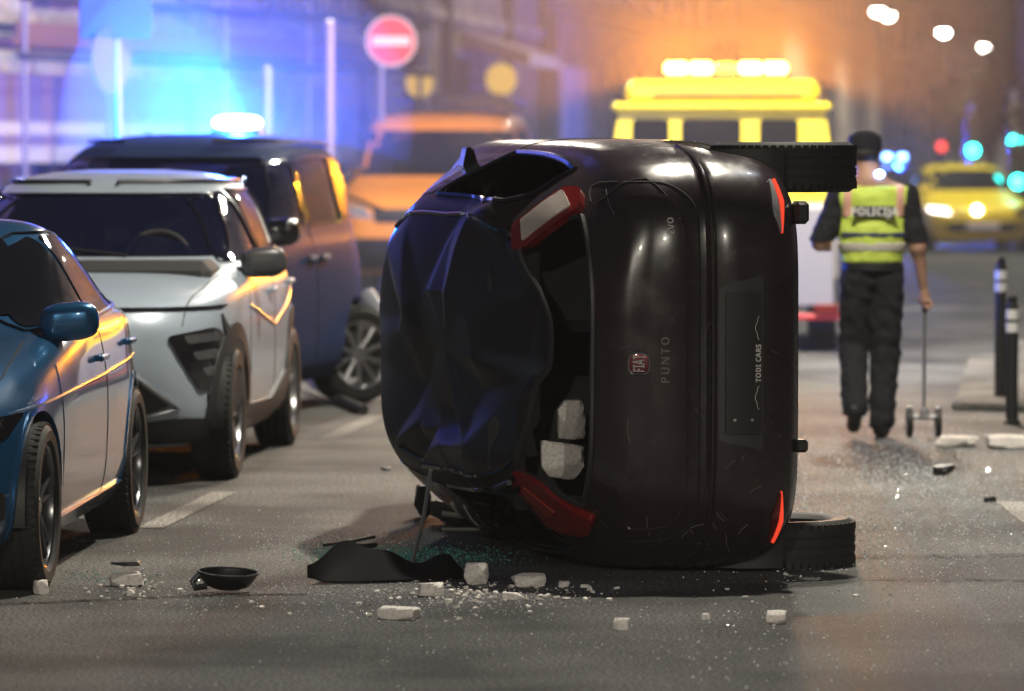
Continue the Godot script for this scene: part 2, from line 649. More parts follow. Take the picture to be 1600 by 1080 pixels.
func make_materials():
	M.tyre = mat(Color(0.012, 0.012, 0.012), 0.75)
	M.black = mat(Color(0.012, 0.012, 0.013), 0.5)
	M.gloss_black = mat(Color(0.006, 0.006, 0.008), 0.12, 0.0, 1.0)
	M.trim = mat(Color(0.02, 0.02, 0.022), 0.45)
	M.glass = mat(Color(0.004, 0.005, 0.007), 0.05)
	M.glass.metallic_specular = 0.6
	M.chrome = mat(Color(0.6, 0.6, 0.62), 0.15, 1.0)
	M.alloy = mat(Color(0.45, 0.45, 0.47), 0.28, 0.9)
	M.dark_alloy = mat(Color(0.10, 0.10, 0.11), 0.3, 0.8)
	M.disc = mat(Color(0.09, 0.09, 0.09), 0.5, 0.6)
	M.steel = mat(Color(0.35, 0.36, 0.38), 0.4, 0.8)
	M.red_lens = mat(Color(0.16, 0.008, 0.006), 0.2, 0.0, 0.8)
	M.clear_lens = mat(Color(0.5, 0.5, 0.5), 0.12, 0.5, 1.0)
	M.white_paint = mat(Color(0.7, 0.7, 0.68), 0.6)
	M.dim_glass = mat(Color(0.006, 0.009, 0.02), 0.2)
	M.dim_glass.metallic_specular = 0.08
	M.sheet = mat(Color(0.008, 0.008, 0.009), 0.6)
	M.sheet.metallic_specular = 0.08
	M.pane = mat(Color(0.004, 0.006, 0.022), 0.03)  # blue in the glass colour stands in for the blue veil of light
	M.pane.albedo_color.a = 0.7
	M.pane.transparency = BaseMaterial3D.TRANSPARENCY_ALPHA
	M.seam = mat(Color(0.003, 0.003, 0.003), 0.8)

# ---------------------------------------------------------------- ground
func build_ground(rng):
	var fine := noise_tex(1024, 0.055, [[0.12, grey(0.22)], [0.38, grey(0.58)], [0.55, grey(0.76)], [0.62, grey(0.95)], [0.8, grey(1.0)]], 3, 5)
	var high := noise_tex(1024, 0.2, [[0.0, grey(0)], [0.5, grey(0.5)], [1.0, grey(1)]], 9, 3)
	var coarse := noise_tex(512, 0.012, [[0.2, grey(0.62)], [0.5, grey(0.86)], [0.8, grey(1.0)]], 5, 5)
	var mask := noise_tex(64, 0.01, [[0.0, grey(1)], [1.0, grey(1)]], 1, 1)
	var asphalt := func(c: Color, sc: float) -> StandardMaterial3D:
		var m := mat(c, 0.72)
		m.metallic_specular = 0.32
		triplanar(m, fine, sc, high, 0.6)
		m.detail_enabled = true
		m.detail_albedo = coarse
		m.detail_mask = mask
		m.detail_blend_mode = BaseMaterial3D.BLEND_MODE_MUL
		m.detail_uv_layer = BaseMaterial3D.DETAIL_UV_2
		m.uv2_triplanar = true
		m.uv2_world_triplanar = true
		m.uv2_scale = Vector3.ONE * 0.11
		return m
	M.asphalt = asphalt.call(Color(0.205, 0.203, 0.194), 0.8)
	M.asphalt_new = asphalt.call(Color(0.19, 0.188, 0.182), 0.9)
	M.pave = asphalt.call(Color(0.34, 0.32, 0.28), 0.8)
	M.line = asphalt.call(Color(0.52, 0.50, 0.46), 0.8)
	M.kerb = asphalt.call(Color(0.42, 0.41, 0.38), 0.9)
	var m := MB.new()
	var g := 26
	for i in g:
		for j in g:
			var x0 := -260.0 + 520.0 * i / g; var x1 := -260.0 + 520.0 * (i + 1) / g
			var z0 := 60.0 - 560.0 * j / g; var z1 := 60.0 - 560.0 * (j + 1) / g
			m.quad(Vector3(x0, 0, z0), Vector3(x1, 0, z0), Vector3(x1, 0, z1), Vector3(x0, 0, z1))
	struct("road", m, M.asphalt)
	# the newer strip of asphalt in front, its ragged edge across the street
	m = MB.new()
	var fy := []
	for i in 61:
		var px := -900.0 + 3400.0 * i / 60
		fy.append(ground(px, 934.0 - 0.018 * (px - 100.0) + rng.randf_range(-2.5, 2.5)))
	for i in 60:
		var a: Vector3 = fy[i]; var b: Vector3 = fy[i + 1]
		m.quad(Vector3(a.x, 0.004, 3), Vector3(b.x, 0.004, 3), Vector3(b.x, 0.004, b.z), Vector3(a.x, 0.004, a.z))
	struct("road_patch", m, M.asphalt_new)
	var rc := RandomNumberGenerator.new()
	rc.seed = 4
	# cracks in the old asphalt
	for ln in [[1340, 906, 1760, 912], [1245, 873, 1700, 868], [-60, 950, 300, 934], [300, 934, 480, 931]]:
		m = MB.new()
		var prev := []
		for i in 41:
			var t := i / 40.0
			var c := ground(lerpf(ln[0], ln[2], t), lerpf(ln[1], ln[3], t) + rc.randf_range(-0.8, 0.8))
			var wd := Vector3(0, 0, rc.randf_range(0.006, 0.022))
			var up := Vector3(0, 0.0085, 0)
			if i: m.quad(prev[0], c + wd + up, c - wd + up, prev[1])
			prev = [c + wd + up, c - wd + up]
		struct("road_crack", m, M.sheet)
	# parking bay lines, each painted dash a strip of its own
	for d in [[235, 826, 350, 770], [512, 686, 588, 651]]:
		var a := ground(d[0], d[1]); var b := ground(d[2], d[3])
		paint_strip(a, b, 0.13)
	var a0 := ground(235, 826); var b0 := ground(588, 651)
	var dir := (b0 - a0).normalized()
	for k in [-1, 2, 3, 4, 5, 6]:
		var s = a0 + dir * (k * a0.distance_to(ground(512, 686)))
		paint_strip(s, s + dir * 2.2, 0.13)
	# zebra crossing of the side street on the right
	var zx := ground(1440, 520)
	for k in 9:
		var d := 33.6 + k * 1.55
		var x0 := 0.088 * d + (0.6 if k < 5 else 0.9)
		paint_strip(Vector3(x0 + 0.3, 0, -d), Vector3(x0 + 4.6, 0, -d + 0.35), 0.5)
	paint_strip(Vector3(1.2, 0, -48.5), Vector3(9.5, 0, -47.7), 0.6)
	paint_strip(ground(1580, 785), ground(1640, 830), 0.16)
	# raised pavement on the left behind the parked cars and the small island with the bollards
	pavement("pavement", [Vector3(-4.6, 0, -5), Vector3(-4.2, 0, -14), Vector3(-3.6, 0, -30), Vector3(-2.9, 0, -42), Vector3(-2.2, 0, -60), Vector3(4.6, 0, -118), Vector3(-20, 0, -118), Vector3(-26, 0, -5)])
	pavement("traffic_island", [ground(1492, 640), ground(1700, 646), ground(1720, 566), ground(1516, 566)], 0.05)

func paint_strip(a: Vector3, b: Vector3, w: float):
	var m := MB.new()
	var d := (b - a).normalized()
	var s := d.cross(Vector3.UP) * w / 2
	var n := 24
	var rg := RandomNumberGenerator.new()
	rg.seed = int(a.x * 1000) ^ int(a.z * 77)
	var prev := []
	for i in n + 1:
		var c := a.lerp(b, float(i) / n) + Vector3(0, 0.0045, 0)
		var l := c - s * (1.0 - rg.randf() * 0.12); var r := c + s * (1.0 - rg.randf() * 0.12)
		if i: m.quad(prev[0], prev[1], r, l)
		prev = [l, r]
	struct("road_marking", m, M.line)

func pavement(called, pts: Array, h := 0.12):
	var poly := PackedVector2Array()
	for p in pts: poly.append(Vector2(p.x, p.z))
	var m := MB.new()
	m.prism(poly, 0.0, h, Transform3D(Basis(Vector3.RIGHT, Vector3(0, 0, 1), Vector3(0, 1, 0)), Vector3()))
	var o := struct(called, m, M.pave)
	var k := MB.new()
	var n := pts.size()
	# kerb stones along the first edges
	for i in n - 1:
		var a: Vector3 = pts[i]; var b: Vector3 = pts[i + 1]
		if a.distance_to(b) > 40 and i > 4: continue
		var cnt := maxi(1, int(a.distance_to(b) / 1.0))
		var d := (b - a).normalized()
		for q in cnt:
			if q > 40: break
			var c := a.lerp(b, (q + 0.5) / cnt)
			var st := MB.new()
			st.box(Vector3(0, h / 2 + 0.003, 0), Vector3(0.16, h + 0.006, a.distance_to(b) / cnt - 0.012), Basis(), 0.012)
			put("kerb_stone", st, M.kerb, o, Transform3D(Basis(Vector3.UP.cross(-d), Vector3.UP, -d), c))

# ---------------------------------------------------------------- street lamps hung over the road
func build_lamps():
	var shell := MB.new()
	shell.lathe([Vector2(0.0, 0.26), Vector2(0.05, 0.26), Vector2(0.06, 0.2), Vector2(0.2, 0.14), Vector2(0.27, 0.02), Vector2(0.27, 0.0), Vector2(0.24, 0.0), Vector2(0.2, 0.1), Vector2(0, 0.14)])
	var lens := MB.new()
	lens.lathe([Vector2(0.0, -0.17), Vector2(0.08, -0.155), Vector2(0.15, -0.11), Vector2(0.2, -0.03), Vector2(0.2, 0.03), Vector2(0, 0.03)])
	var wire := MB.new()
	wire.tube([Vector3(-9, 0.75, 0), Vector3(-4.5, 0.42, 0), Vector3(0, 0.3, 0), Vector3(4.5, 0.42, 0), Vector3(9, 0.75, 0)], 0.008, 6)
	wire.cyl(Vector3(0, 0.31, 0), Vector3(0, 0.24, 0), 0.015)
	var sm := shell.mesh(); var lm := lens.mesh(); var wm := wire.mesh()
	var list := [
		[Vector3(1.6, 8.6, -21.6), 84.0, "street lamp hung on a wire above the overturned black car"],
		[Vector3(-4.5, 7.2, 4.0), 190.0, "added fill lamp hung on a wire behind the viewer, over the parked cars"],  # unseen lamp added as fill light from the front
		[Vector3(6.0, 7.2, 3.0), 170.0, "added fill lamp hung on a wire behind the viewer, over the right side of the street"],  # second unseen lamp, added to soften the front fill
		[Vector3(2.3, 6.7, -36.0), 112.0, "street lamp hung on a wire above the zebra crossing"],
		[Vector3(-0.6, 7.4, -45.5), 85.0, "added lamp hung on a wire to brighten the orange van"],  # unseen lamp added to light the front of the van
		[Vector3(7.0, 8.6, -72.0), 60.0, "street lamp hung on a wire above the yellow taxi"],
		[far(1372, 16, 150.0), 20.0, "left of the two touching lit lamps at the top right, far down the street"],
		[far(1388, 23, 155.0), 20.0, "right of the two touching lit lamps at the top right, far down the street"],
		[far(1474, 49, 180.0), 40.0, "single bright lit lamp far down the street, between the lamp pair and the right-hand lamp"],
		[far(1538, 72, 205.0), 40.0, "rightmost far lit white lamp, hanging before the dark trees"],
	]
	for i in list.size():
		var l = list[i]
		var o := thing("street_lamp", l[2], "street lamp", l[0], "street lamps hung over the road", Basis(Vector3.UP, deg_to_rad(-5)))
		put("housing", sm, M.black, o)
		put("lamp_lens", lm, glow(Color(1.0, 0.86, 0.62) if i < 6 else Color(1.0, 0.95, 0.85), 14.0 if i < 6 else 26.0 if i != 8 else 60.0), o)
		put("wire", wm, M.black, o)
		var s := SpotLight3D.new()
		s.name = "lamp_light"
		s.light_color = Color(1.0, 0.965, 0.89)
		s.light_energy = l[1]
		s.light_size = 0.3 if i == 3 else 0.15
		s.spot_range = 60.0
		s.spot_attenuation = 2.0
		s.spot_angle = 86.0
		s.spot_angle_attenuation = 0.5
		s.shadow_enabled = true
		s.transform = Transform3D(Basis(Vector3.RIGHT, -PI / 2), Vector3(0, -0.19, 0))
		o.add_child(s)

# ---------------------------------------------------------------- buildings
func facade(called, label, p0: Vector2, p1: Vector2, h: float, depth: float, m_wall) -> Node3D:
	# p = (x, metres ahead); local x runs along the front, z points out of it
	var a := Vector3(p0.x, 0, -p0.y); var b := Vector3(p1.x, 0, -p1.y)
	var d := (b - a).normalized()
	var o := thing(called, label, "building", a, "", Basis(d, Vector3.UP, d.cross(Vector3.UP)))
	var l := a.distance_to(b)
	var m := MB.new()
	m.box(Vector3(l / 2, h / 2, -depth / 2), Vector3(l, h, depth))
	put("wall", m, m_wall, o)
	return o

func add_window(o, x, y, w, h, m_frame, m_pane, sill := true):
	var m := MB.new()
	var t := 0.09
	m.box(Vector3(0, h / 2 - t / 2, 0.03), Vector3(w, t, 0.1)); m.box(Vector3(0, -h / 2 + t / 2, 0.03), Vector3(w, t, 0.1))
	m.box(Vector3(-w / 2 + t / 2, 0, 0.031), Vector3(t, h - 2 * t, 0.098)); m.box(Vector3(w / 2 - t / 2, 0, 0.031), Vector3(t, h - 2 * t, 0.098))
	m.box(Vector3(0, 0, 0.02), Vector3(0.06, h - 2 * t, 0.05))
	var f := put("window", m, m_frame, o, Transform3D(Basis(), Vector3(x, y, 0)))
	for s in [-1, 1]:
		var p := MB.new()
		p.box(Vector3(s * (w / 4 - t / 2 + 0.015), 0, 0.008), Vector3(w / 2 - t - 0.03, h - 2 * t, 0.012))
		put("pane", p, m_pane, f)
	if sill:
		var q := MB.new()
		q.box(Vector3(0, -h / 2 - 0.05, 0.08), Vector3(w + 0.2, 0.09, 0.18), Basis(), 0.015)
		put("sill", q, m_frame, f)

func build_buildings(rng):
	var stain := noise_tex(512, 0.01, [[0.2, grey(0.72)], [0.5, grey(0.9)], [0.8, grey(1.0)]], 21, 5)
	var plaster := func(c: Color) -> StandardMaterial3D:
		var m := mat(c, 0.85)
		triplanar(m, stain, 0.25)
		return m
	var cream: StandardMaterial3D = plaster.call(Color(0.52, 0.50, 0.46))
	var brown: StandardMaterial3D = plaster.call(Color(0.24, 0.19, 0.14))
	var tan_: StandardMaterial3D = plaster.call(Color(0.38, 0.32, 0.23))
	var grey_: StandardMaterial3D = plaster.call(Color(0.22, 0.2, 0.19))
	var pane = M.glass
	var frame := mat(Color(0.45, 0.42, 0.36), 0.6)
	var dark := mat(Color(0.05, 0.045, 0.045), 0.7)
	# ---- pale building with scaffolding, left
	var A0 := Vector2(-10.4, 36.0); var A1 := Vector2(-2.05, 61.0)
	var o := facade("pale_building", "pale plastered building behind the scaffolding, lit blue", A0, A1, 13.0, 9.0, cream)
	var L := A0.distance_to(A1)
	var m := MB.new()
	m.box(Vector3(L / 2, 0.45, 0.03), Vector3(L - 0.01, 0.9, 0.06))
	put("plinth", m, plaster.call(Color(0.3, 0.29, 0.28)), o)
	m = MB.new()
	m.box(Vector3(L / 2, 3.12, 0.06), Vector3(L - 0.02, 0.16, 0.12), Basis(), 0.02)
	put("cornice", m, cream, o)
	for t in [6.0, 9.5, 13.0, 16.6, 19.2, 21.8]:
		add_window(o, t, 4.2, 1.15, 1.5, frame, pane)
		add_window(o, t, 7.9, 1.15, 1.9, frame, pane)
	for t in [17.8, 20.2, 23.0, 23.7, 24.4, 25.1, 25.8]:
		m = MB.new()
		m.box(Vector3(t, 2.95 + 5.0, 0.05), Vector3(0.28 if t > 22.5 else 0.16, 9.0, 0.1), Basis(), 0.02)
		put("pilaster", m, cream, o)
	add_window(o, 16.6, 1.75, 1.2, 1.3, dark, pane, false)
	# ---- scaffolding: tubes, deck boards, netting
	var s := thing("scaffolding", "tubular steel scaffolding with a plank deck before the pale building", "scaffolding", o.position, "", o.basis)
	var tube_m := mat(Color(0.24, 0.24, 0.26), 0.5, 0.2)
	for t in [13.0, 15.2, 18.6, 21.3, 25.3]:
		for zz in [1.25]:
			m = MB.new()
			m.cyl(Vector3(t, 0.0, zz), Vector3(t, 5.0, zz), 0.03)
			put("pole", m, tube_m, s)
	var wood := mat(Color(0.16, 0.085, 0.06), 0.8)
	for k in 4:
		m = MB.new()
		m.box(Vector3(19.2, 2.80 + 0.002 * k, 0.53 + 0.2 * k), Vector3(12.8, 0.09, 0.19), Basis(), 0.01)
		put("deck_board", m, wood, s)
	for yy in [2.66, 3.28, 3.75]:
		m = MB.new()
		m.cyl(Vector3(12.8, yy, 1.29), Vector3(25.6, yy, 1.29), 0.04)
		put("rail", m, dark, s)
	m = MB.new()
	m.box(Vector3(19.2, 2.93, 1.22), Vector3(12.7, 0.17, 0.03))
	put("toe_board", m, wood, s)
	m = MB.new()
	m.cyl(Vector3(12.9, 1.15, 1.3), Vector3(16.2, 1.85, 1.3), 0.03)
	put("brace", m, dark, s)
	var h := thing("hoarding", "long white panel hoarding under the scaffold deck", "hoarding", o.position, "", o.basis)
	var hm := mat(Color(0.55, 0.56, 0.6), 0.6)
	for k in 9:
		m = MB.new()
		m.box(Vector3(13.3 + k * 1.36, 2.02, 0.3), Vector3(1.34, 0.98, 0.03), Basis(), 0.006)
		put("panel", m, hm, h)
	for k in 5:
		m = MB.new()
		m.box(Vector3(13.0 + k * 2.9, 0.76, 0.25), Vector3(0.08, 1.52, 0.06))
		put("post", m, dark, h)
	# ---- brown buildings beyond the side street
	var B0 := Vector2(-2.0, 64.0); var B1 := Vector2(0.55, 84.0); var B2 := Vector2(5.6, 124.0)
	o = facade("brown_building", "brown plastered building with an awning, beyond the no-entry sign", B0, B1, 14.0, 10.0, brown)
	for t in [2.2, 5.2, 8.2, 11.6, 14.8, 18.0]:
		add_window(o, t, 5.6, 1.1, 1.9, frame, pane)
	add_window(o, 4.0, 2.2, 1.6, 2.0, dark, pane, false)
	add_window(o, 9.0, 2.2, 1.6, 2.0, dark, pane, false)
	for t in [7.0, 14.5, 19.6]:
		m = MB.new()
		m.cyl(Vector3(t, 0, 0.12), Vector3(t, 14, 0.12), 0.09)
		put("drainpipe", m, dark, o)
	m = MB.new()
	m.box(Vector3(10, 3.75, 0.06), Vector3(19.9, 0.2, 0.12), Basis(), 0.03)
	put("cornice", m, tan_, o)
	m = MB.new()
	m.prism(V2([0.0, 3.55, 0.0, 3.35, 1.1, 3.0, 1.1, 3.2]), 9.5, 13.8, Transform3D(Basis(Vector3(0, 0, 1), Vector3.UP, Vector3(-1, 0, 0)), Vector3(23.2, 0, 0)))
	put("awning", m, mat(Color(0.34, 0.31, 0.36), 0.8), o)
	o = facade("tan_building", "tan building with a pale double door, behind the yellow tow truck", B1, B2, 15.0, 10.0, tan_)
	for t in [3.0, 7.5, 12.0, 16.5, 21.0, 25.5, 30.0, 35.0]:
		add_window(o, t, 5.9, 1.2, 2.1, frame, pane)
	m = MB.new()
	for q in [-1, 1]: m.box(Vector3(5.0 + q * 1.1, 1.65, 0.05), Vector3(2.1, 3.2, 0.08), Basis(), 0.02)
	var dr := put("door", m, mat(Color(0.62, 0.58, 0.46), 0.6), o)
	for q in [-1, 1]:
		m = MB.new()
		m.box(Vector3(5.0 + q * 1.1, 2.0, 0.1), Vector3(1.3, 1.6, 0.03), Basis(), 0.01)
		put("door_panel", m, mat(Color(0.5, 0.46, 0.38), 0.6), dr)
	m = MB.new()
	m.box(Vector3(20, 4.3, 0.08), Vector3(40.2, 0.3, 0.16), Basis(), 0.03)
	put("cornice", m, brown, o)
	m = MB.new()
	m.cyl(Vector3(0.6, 0, 0.13), Vector3(0.6, 15, 0.13), 0.1)
	put("drainpipe", m, dark, o)
	for t in [13.0, 18.0, 24.0, 31.0]:
		add_window(o, t, 2.3, 2.4, 2.4, dark, pane, false)
	# ---- street end
	o = facade("end_building", "long dark building closing the street behind the yellow taxi", Vector2(5.0, 232.0), Vector2(70.0, 250.0), 24.0, 12.0, brown)
	for i in 12:
		for k in 3:
			add_window(o, 3.0 + i * 4.4, 3.2 + k * 4.4, 1.6, 2.4, frame, pane)
	o = facade("far_left_building", "tall brown building far along the left side of the street", Vector2(6.3, 128.0), Vector2(17.0, 212.0), 19.0, 12.0, tan_)
	for i in 14:
		for k in 2:
			add_window(o, 4.0 + i * 5.6, 3.0 + k * 4.6, 1.6, 2.6, frame, pane)
	o = facade("pale_strip_building", "narrow pale lit building far behind the officer", Vector2(20.2, 214.0), Vector2(23.5, 215.0), 6.8, 4.0, cream)
	for k in 2: add_window(o, 1.6, 2.0 + k * 2.8, 1.2, 1.6, frame, pane)
	# ---- corner building on the right edge
	o = facade("corner_building", "beige corner building at the right edge of the picture", Vector2(11.9, 108.0), Vector2(28.0, 102.0), 13.0, 12.0, cream)
	m = MB.new()
	m.box(Vector3(8.1, 1.3, 0.12), Vector3(16.4, 2.6, 0.24))
	put("shop_front", m, dark, o)
	m = MB.new()
	m.box(Vector3(8.1, 3.0, 0.3), Vector3(16.6, 0.4, 0.6), Basis(), 0.04)
	put("canopy", m, grey_, o)
	for k in 3: add_window(o, 2.2 + k * 4.0, 5.6, 1.4, 2.2, frame, pane)

# ---------------------------------------------------------------- cars
const BLUE_CAR := [[0.17, -3.35, 0.70, 0.80, 5.0], [0.24, -3.48, 0.82, 0.86, 5.0], [0.40, -3.56, 0.88, 0.893, 4.6], [0.60, -3.58, 0.86, 0.90, 4.4], [0.70, -3.57, 0.78, 0.898, 4.2], [0.78, -3.55, 0.62, 0.89, 4.0],
	[0.86, -3.52, 0.30, 0.878, 4.0], [0.93, -3.45, -0.18, 0.862, 4.0], [0.985, -3.33, -0.58, 0.835, 3.8], [1.04, -3.05, -0.76, 0.79, 3.6], [1.16, -2.80, -1.02, 0.725, 3.4], [1.28, -2.52, -1.30, 0.655, 3.2],
	[1.36, -2.28, -1.54, 0.585, 3.0], [1.40, -2.12, -1.70, 0.47, 2.8], [1.415, -1.98, -1.82, 0.25, 2.6]]
const WHITE_CAR := [[0.19, -3.25, 0.55, 0.80, 5.0], [0.28, -3.40, 0.72, 0.88, 5.0], [0.42, -3.47, 0.82, 0.905, 4.6], [0.60, -3.49, 0.86, 0.91, 4.4], [0.78, -3.49, 0.85, 0.91, 4.4], [0.90, -3.48, 0.78, 0.907, 4.2],
	[0.96, -3.46, 0.62, 0.90, 4.2], [1.01, -3.45, 0.28, 0.885, 4.0], [1.055, -3.42, -0.12, 0.868, 4.0], [1.09, -3.40, -0.40, 0.845, 3.8], [1.15, -3.36, -0.56, 0.81, 3.6], [1.30, -3.26, -0.90, 0.745, 3.6], [1.42, -3.14, -1.16, 0.69, 3.2],
	[1.49, -3.04, -1.33, 0.64, 2.9], [1.535, -2.94, -1.50, 0.56, 2.6], [1.57, -2.75, -1.75, 0.40, 2.4], [1.585, -2.5, -2.0, 0.22, 2.2]]
const MPV := [[0.2, -3.35, 0.6, 0.82, 5.0], [0.30, -3.48, 0.76, 0.89, 5.0], [0.45, -3.54, 0.83, 0.915, 5.0], [0.7, -3.56, 0.84, 0.92, 4.8], [0.9, -3.55, 0.76, 0.915, 4.6], [1.0, -3.54, 0.58, 0.905, 4.4], [1.08, -3.53, 0.20, 0.89, 4.2],
	[1.14, -3.52, -0.12, 0.865, 4.2], [1.22, -3.50, -0.32, 0.845, 4.2], [1.4, -3.44, -0.62, 0.80, 4.4], [1.58, -3.36, -0.92, 0.76, 4.0], [1.68, -3.28, -1.12, 0.72, 3.4], [1.745, -3.18, -1.32, 0.63, 3.0], [1.785, -2.98, -1.62, 0.46, 2.7], [1.80, -2.6, -2.0, 0.25, 2.4]]
const ORANGE_VAN := [[0.24, -3.6, 0.62, 0.86, 5.0], [0.34, -3.75, 0.78, 0.93, 5.0], [0.55, -3.8, 0.86, 0.95, 5.0], [0.85, -3.8, 0.86, 0.952, 5.0], [1.0, -3.8, 0.78, 0.95, 4.8], [1.1, -3.79, 0.58, 0.94, 4.6], [1.18, -3.79, 0.3, 0.93, 4.6], [1.25, -3.78, 0.05, 0.915, 4.6],
	[1.4, -3.75, -0.16, 0.885, 4.6], [1.65, -3.7, -0.48, 0.835, 4.6], [1.82, -3.64, -0.74, 0.79, 4.4], [1.91, -3.5, -1.0, 0.72, 4.0], [1.955, -3.2, -1.4, 0.55, 3.4], [1.965, -2.9, -1.8, 0.3, 3.0]]
const YELLOW_CAR := [[0.2, -3.2, 0.6, 0.78, 5.0], [0.3, -3.35, 0.76, 0.85, 4.6], [0.5, -3.42, 0.84, 0.872, 4.4], [0.68, -3.44, 0.82, 0.875, 4.2], [0.78, -3.43, 0.66, 0.868, 4.0], [0.88, -3.40, 0.2, 0.85, 3.8], [0.96, -3.36, -0.28, 0.82, 3.6], [1.05, -3.3, -0.5, 0.77, 3.4],
	[1.2, -3.1, -0.85, 0.70, 3.2], [1.34, -2.8, -1.25, 0.61, 3.0], [1.4, -2.5, -1.55, 0.48, 2.8], [1.42, -2.2, -1.85, 0.25, 2.6]]

# seats, dashboard and wheel behind real panes; lined in dark cloth
func add_cabin(o, c: Car, z_wheel, y_belt, w, z_back):
	var cloth := mat(Color(0.03, 0.03, 0.033), 0.85)
	var m := MB.new()
	m.box(Vector3(0, y_belt - 0.08, z_wheel + 0.22), Vector3(w * 2 - 0.16, 0.16, 0.5), Basis(), 0.05)
	put("dashboard", m, cloth, o)
	m = MB.new()
	var rg := []
	var bw := Basis(Vector3.RIGHT, -0.45)
	for i in 24: rg.append(Vector3(0.38, y_belt - 0.02, z_wheel - 0.12) + bw * Vector3(cos(TAU * i / 24) * 0.18, sin(TAU * i / 24) * 0.18, 0))
	m.tube(rg, 0.014, 6, true)
	m.box(Vector3(0.38, y_belt - 0.02, z_wheel - 0.11), Vector3(0.34, 0.05, 0.04), bw, 0.012)
	put("steering_wheel", m, cloth, o)
	for zz in [z_wheel - 0.75, z_wheel - 1.6]:
		for s in [-1, 1]:
			m = MB.new()
			m.box(Vector3(s * 0.38, y_belt - 0.12, zz), Vector3(0.5, 0.66, 0.14), Basis(Vector3.RIGHT, -0.2), 0.05)
			m.box(Vector3(s * 0.38, y_belt + 0.26, zz - 0.09), Vector3(0.26, 0.17, 0.09), Basis(Vector3.RIGHT, -0.2), 0.035)
			put("seat", m, cloth, o)
	m = MB.new()
	m.box(Vector3(0, y_belt - 0.35, (z_wheel + z_back) / 2), Vector3(w * 2 - 0.2, 0.04, z_wheel - z_back), Basis())
	put("cabin_floor", m, cloth, o)
	var ytop: float = c.Y[c.M - 1]
	var rm := c.row(ytop - 0.12)
	put("headliner", c.drape("top", rounded(V2([-rm[2] * 0.86, rm[0] + 0.2, rm[2] * 0.86, rm[0] + 0.2, rm[2] * 0.86, rm[1] - 0.2, -rm[2] * 0.86, rm[1] - 0.2]), 0.1), 1.0, -0.03, 0.1, false), cloth, o)

func hole(c: Car, kind, poly, sgn):
	c.holes.append({"kind": kind, "poly": poly, "sgn": sgn})

func pane_of(o, c: Car, called, kind, poly, sgn):
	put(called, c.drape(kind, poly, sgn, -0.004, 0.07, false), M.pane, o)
	put("window_rubber", c.trace(kind, Array(poly), sgn, 0.009, 0.001, true, 0.05), M.gloss_black, o)

func car_root(called, label, c: Car, paint, wb, wheel_r, at: Vector3, turn, category := "car", ns := 60, lv_sides := true) -> Node3D:
	# local z = 0 at the front axle, +z forward
	var o := thing(called, label, category, at, "", Basis(Vector3.UP, turn))
	for zc in [0.0, -wb]:
		for s in [-1.0, 1.0]:
			c.holes.append({"kind": "side", "centre": Vector2(zc, wheel_r), "radius": wheel_r + 0.045, "sgn": s})
	put("body", c.body(ns, 26), paint, o)
	put("underbody", c.floor_pan(), M.black, o)
	for zc in [0.0, -wb]:
		for s in [-1.0, 1.0]:
			add_liner(o, Vector2(zc, wheel_r), wheel_r + 0.045, absf(c.side0(zc, wheel_r + 0.3, s).x), s, M.black, c.Y[0])
	return o

func arch_trim(o, c: Car, zc, wheel_r, s, m_trim, wide, thick := 0.012):
	# a band round the arch
	var m := MB.new()
	var pts := []
	var r0: float = wheel_r + 0.043
	for i in 25:
		var t := -0.25 + (PI + 0.5) * i / 24
		var a := Vector2(zc, wheel_r) + Vector2(cos(t), sin(t)) * r0
		var b = Vector2(zc, wheel_r) + Vector2(cos(t), sin(t)) * (r0 + wide)
		a.y = maxf(a.y, c.Y[0] + 0.01); b.y = maxf(b.y, c.Y[0] + 0.01)
		pts.append([c.off("side", a, s, thick), c.off("side", b, s, thick), c.off("side", b, s, -0.01), c.off("side", a, s, -0.04)])
	for i in 24:
		for k in 4:
			m.quad(pts[i][k], pts[i + 1][k], pts[i + 1][(k + 1) % 4], pts[i][(k + 1) % 4])
	put("arch_trim", m, m_trim, o)

func add_mirror(o, c: Car, z, y, s, paint, m_trim, size := 1.0):
	var p := c.side0(z, y, s)
	var m := MB.new()
	var q := p + Vector3(s * 0.13, 0.04, -0.02)
	m.blob(q, Vector3(0.108, 0.07, 0.07) * size, 14, 20, Basis.from_euler(Vector3(0.0, s * 0.22, s * 0.08)), 0.66)
	var a := put("mirror", m, paint, o)
	m = MB.new()
	m.box(q + Vector3(0, 0, -0.062 * size), Vector3(0.16, 0.11, 0.02) * size, Basis(), 0.01)
	put("mirror_glass", m, M.chrome, a)
	m = MB.new()
	m.cyl(p + Vector3(-s * 0.03, -0.02, 0), q + Vector3(-s * 0.05, -0.03, 0), 0.03, 0.025)
	put("mirror_stalk", m, m_trim, a)

func add_handle(o, c: Car, z, y, s, mt):
	var m := MB.new()
	var p := c.off("side", Vector2(z, y), s, 0.025)
	m.box(p, Vector3(0.022, 0.03, 0.2), Basis(), 0.009)
	for k in [-1, 1]:
		m.box(p + Vector3(-s * 0.016, 0, k * 0.085), Vector3(0.03, 0.026, 0.03), Basis(), 0.006)
	put("door_handle", m, mt, o)

func inset(p: PackedVector2Array, d: float) -> PackedVector2Array:
	var q := Geometry2D.offset_polygon(p, -d)
	return q[0] if q.size() else p

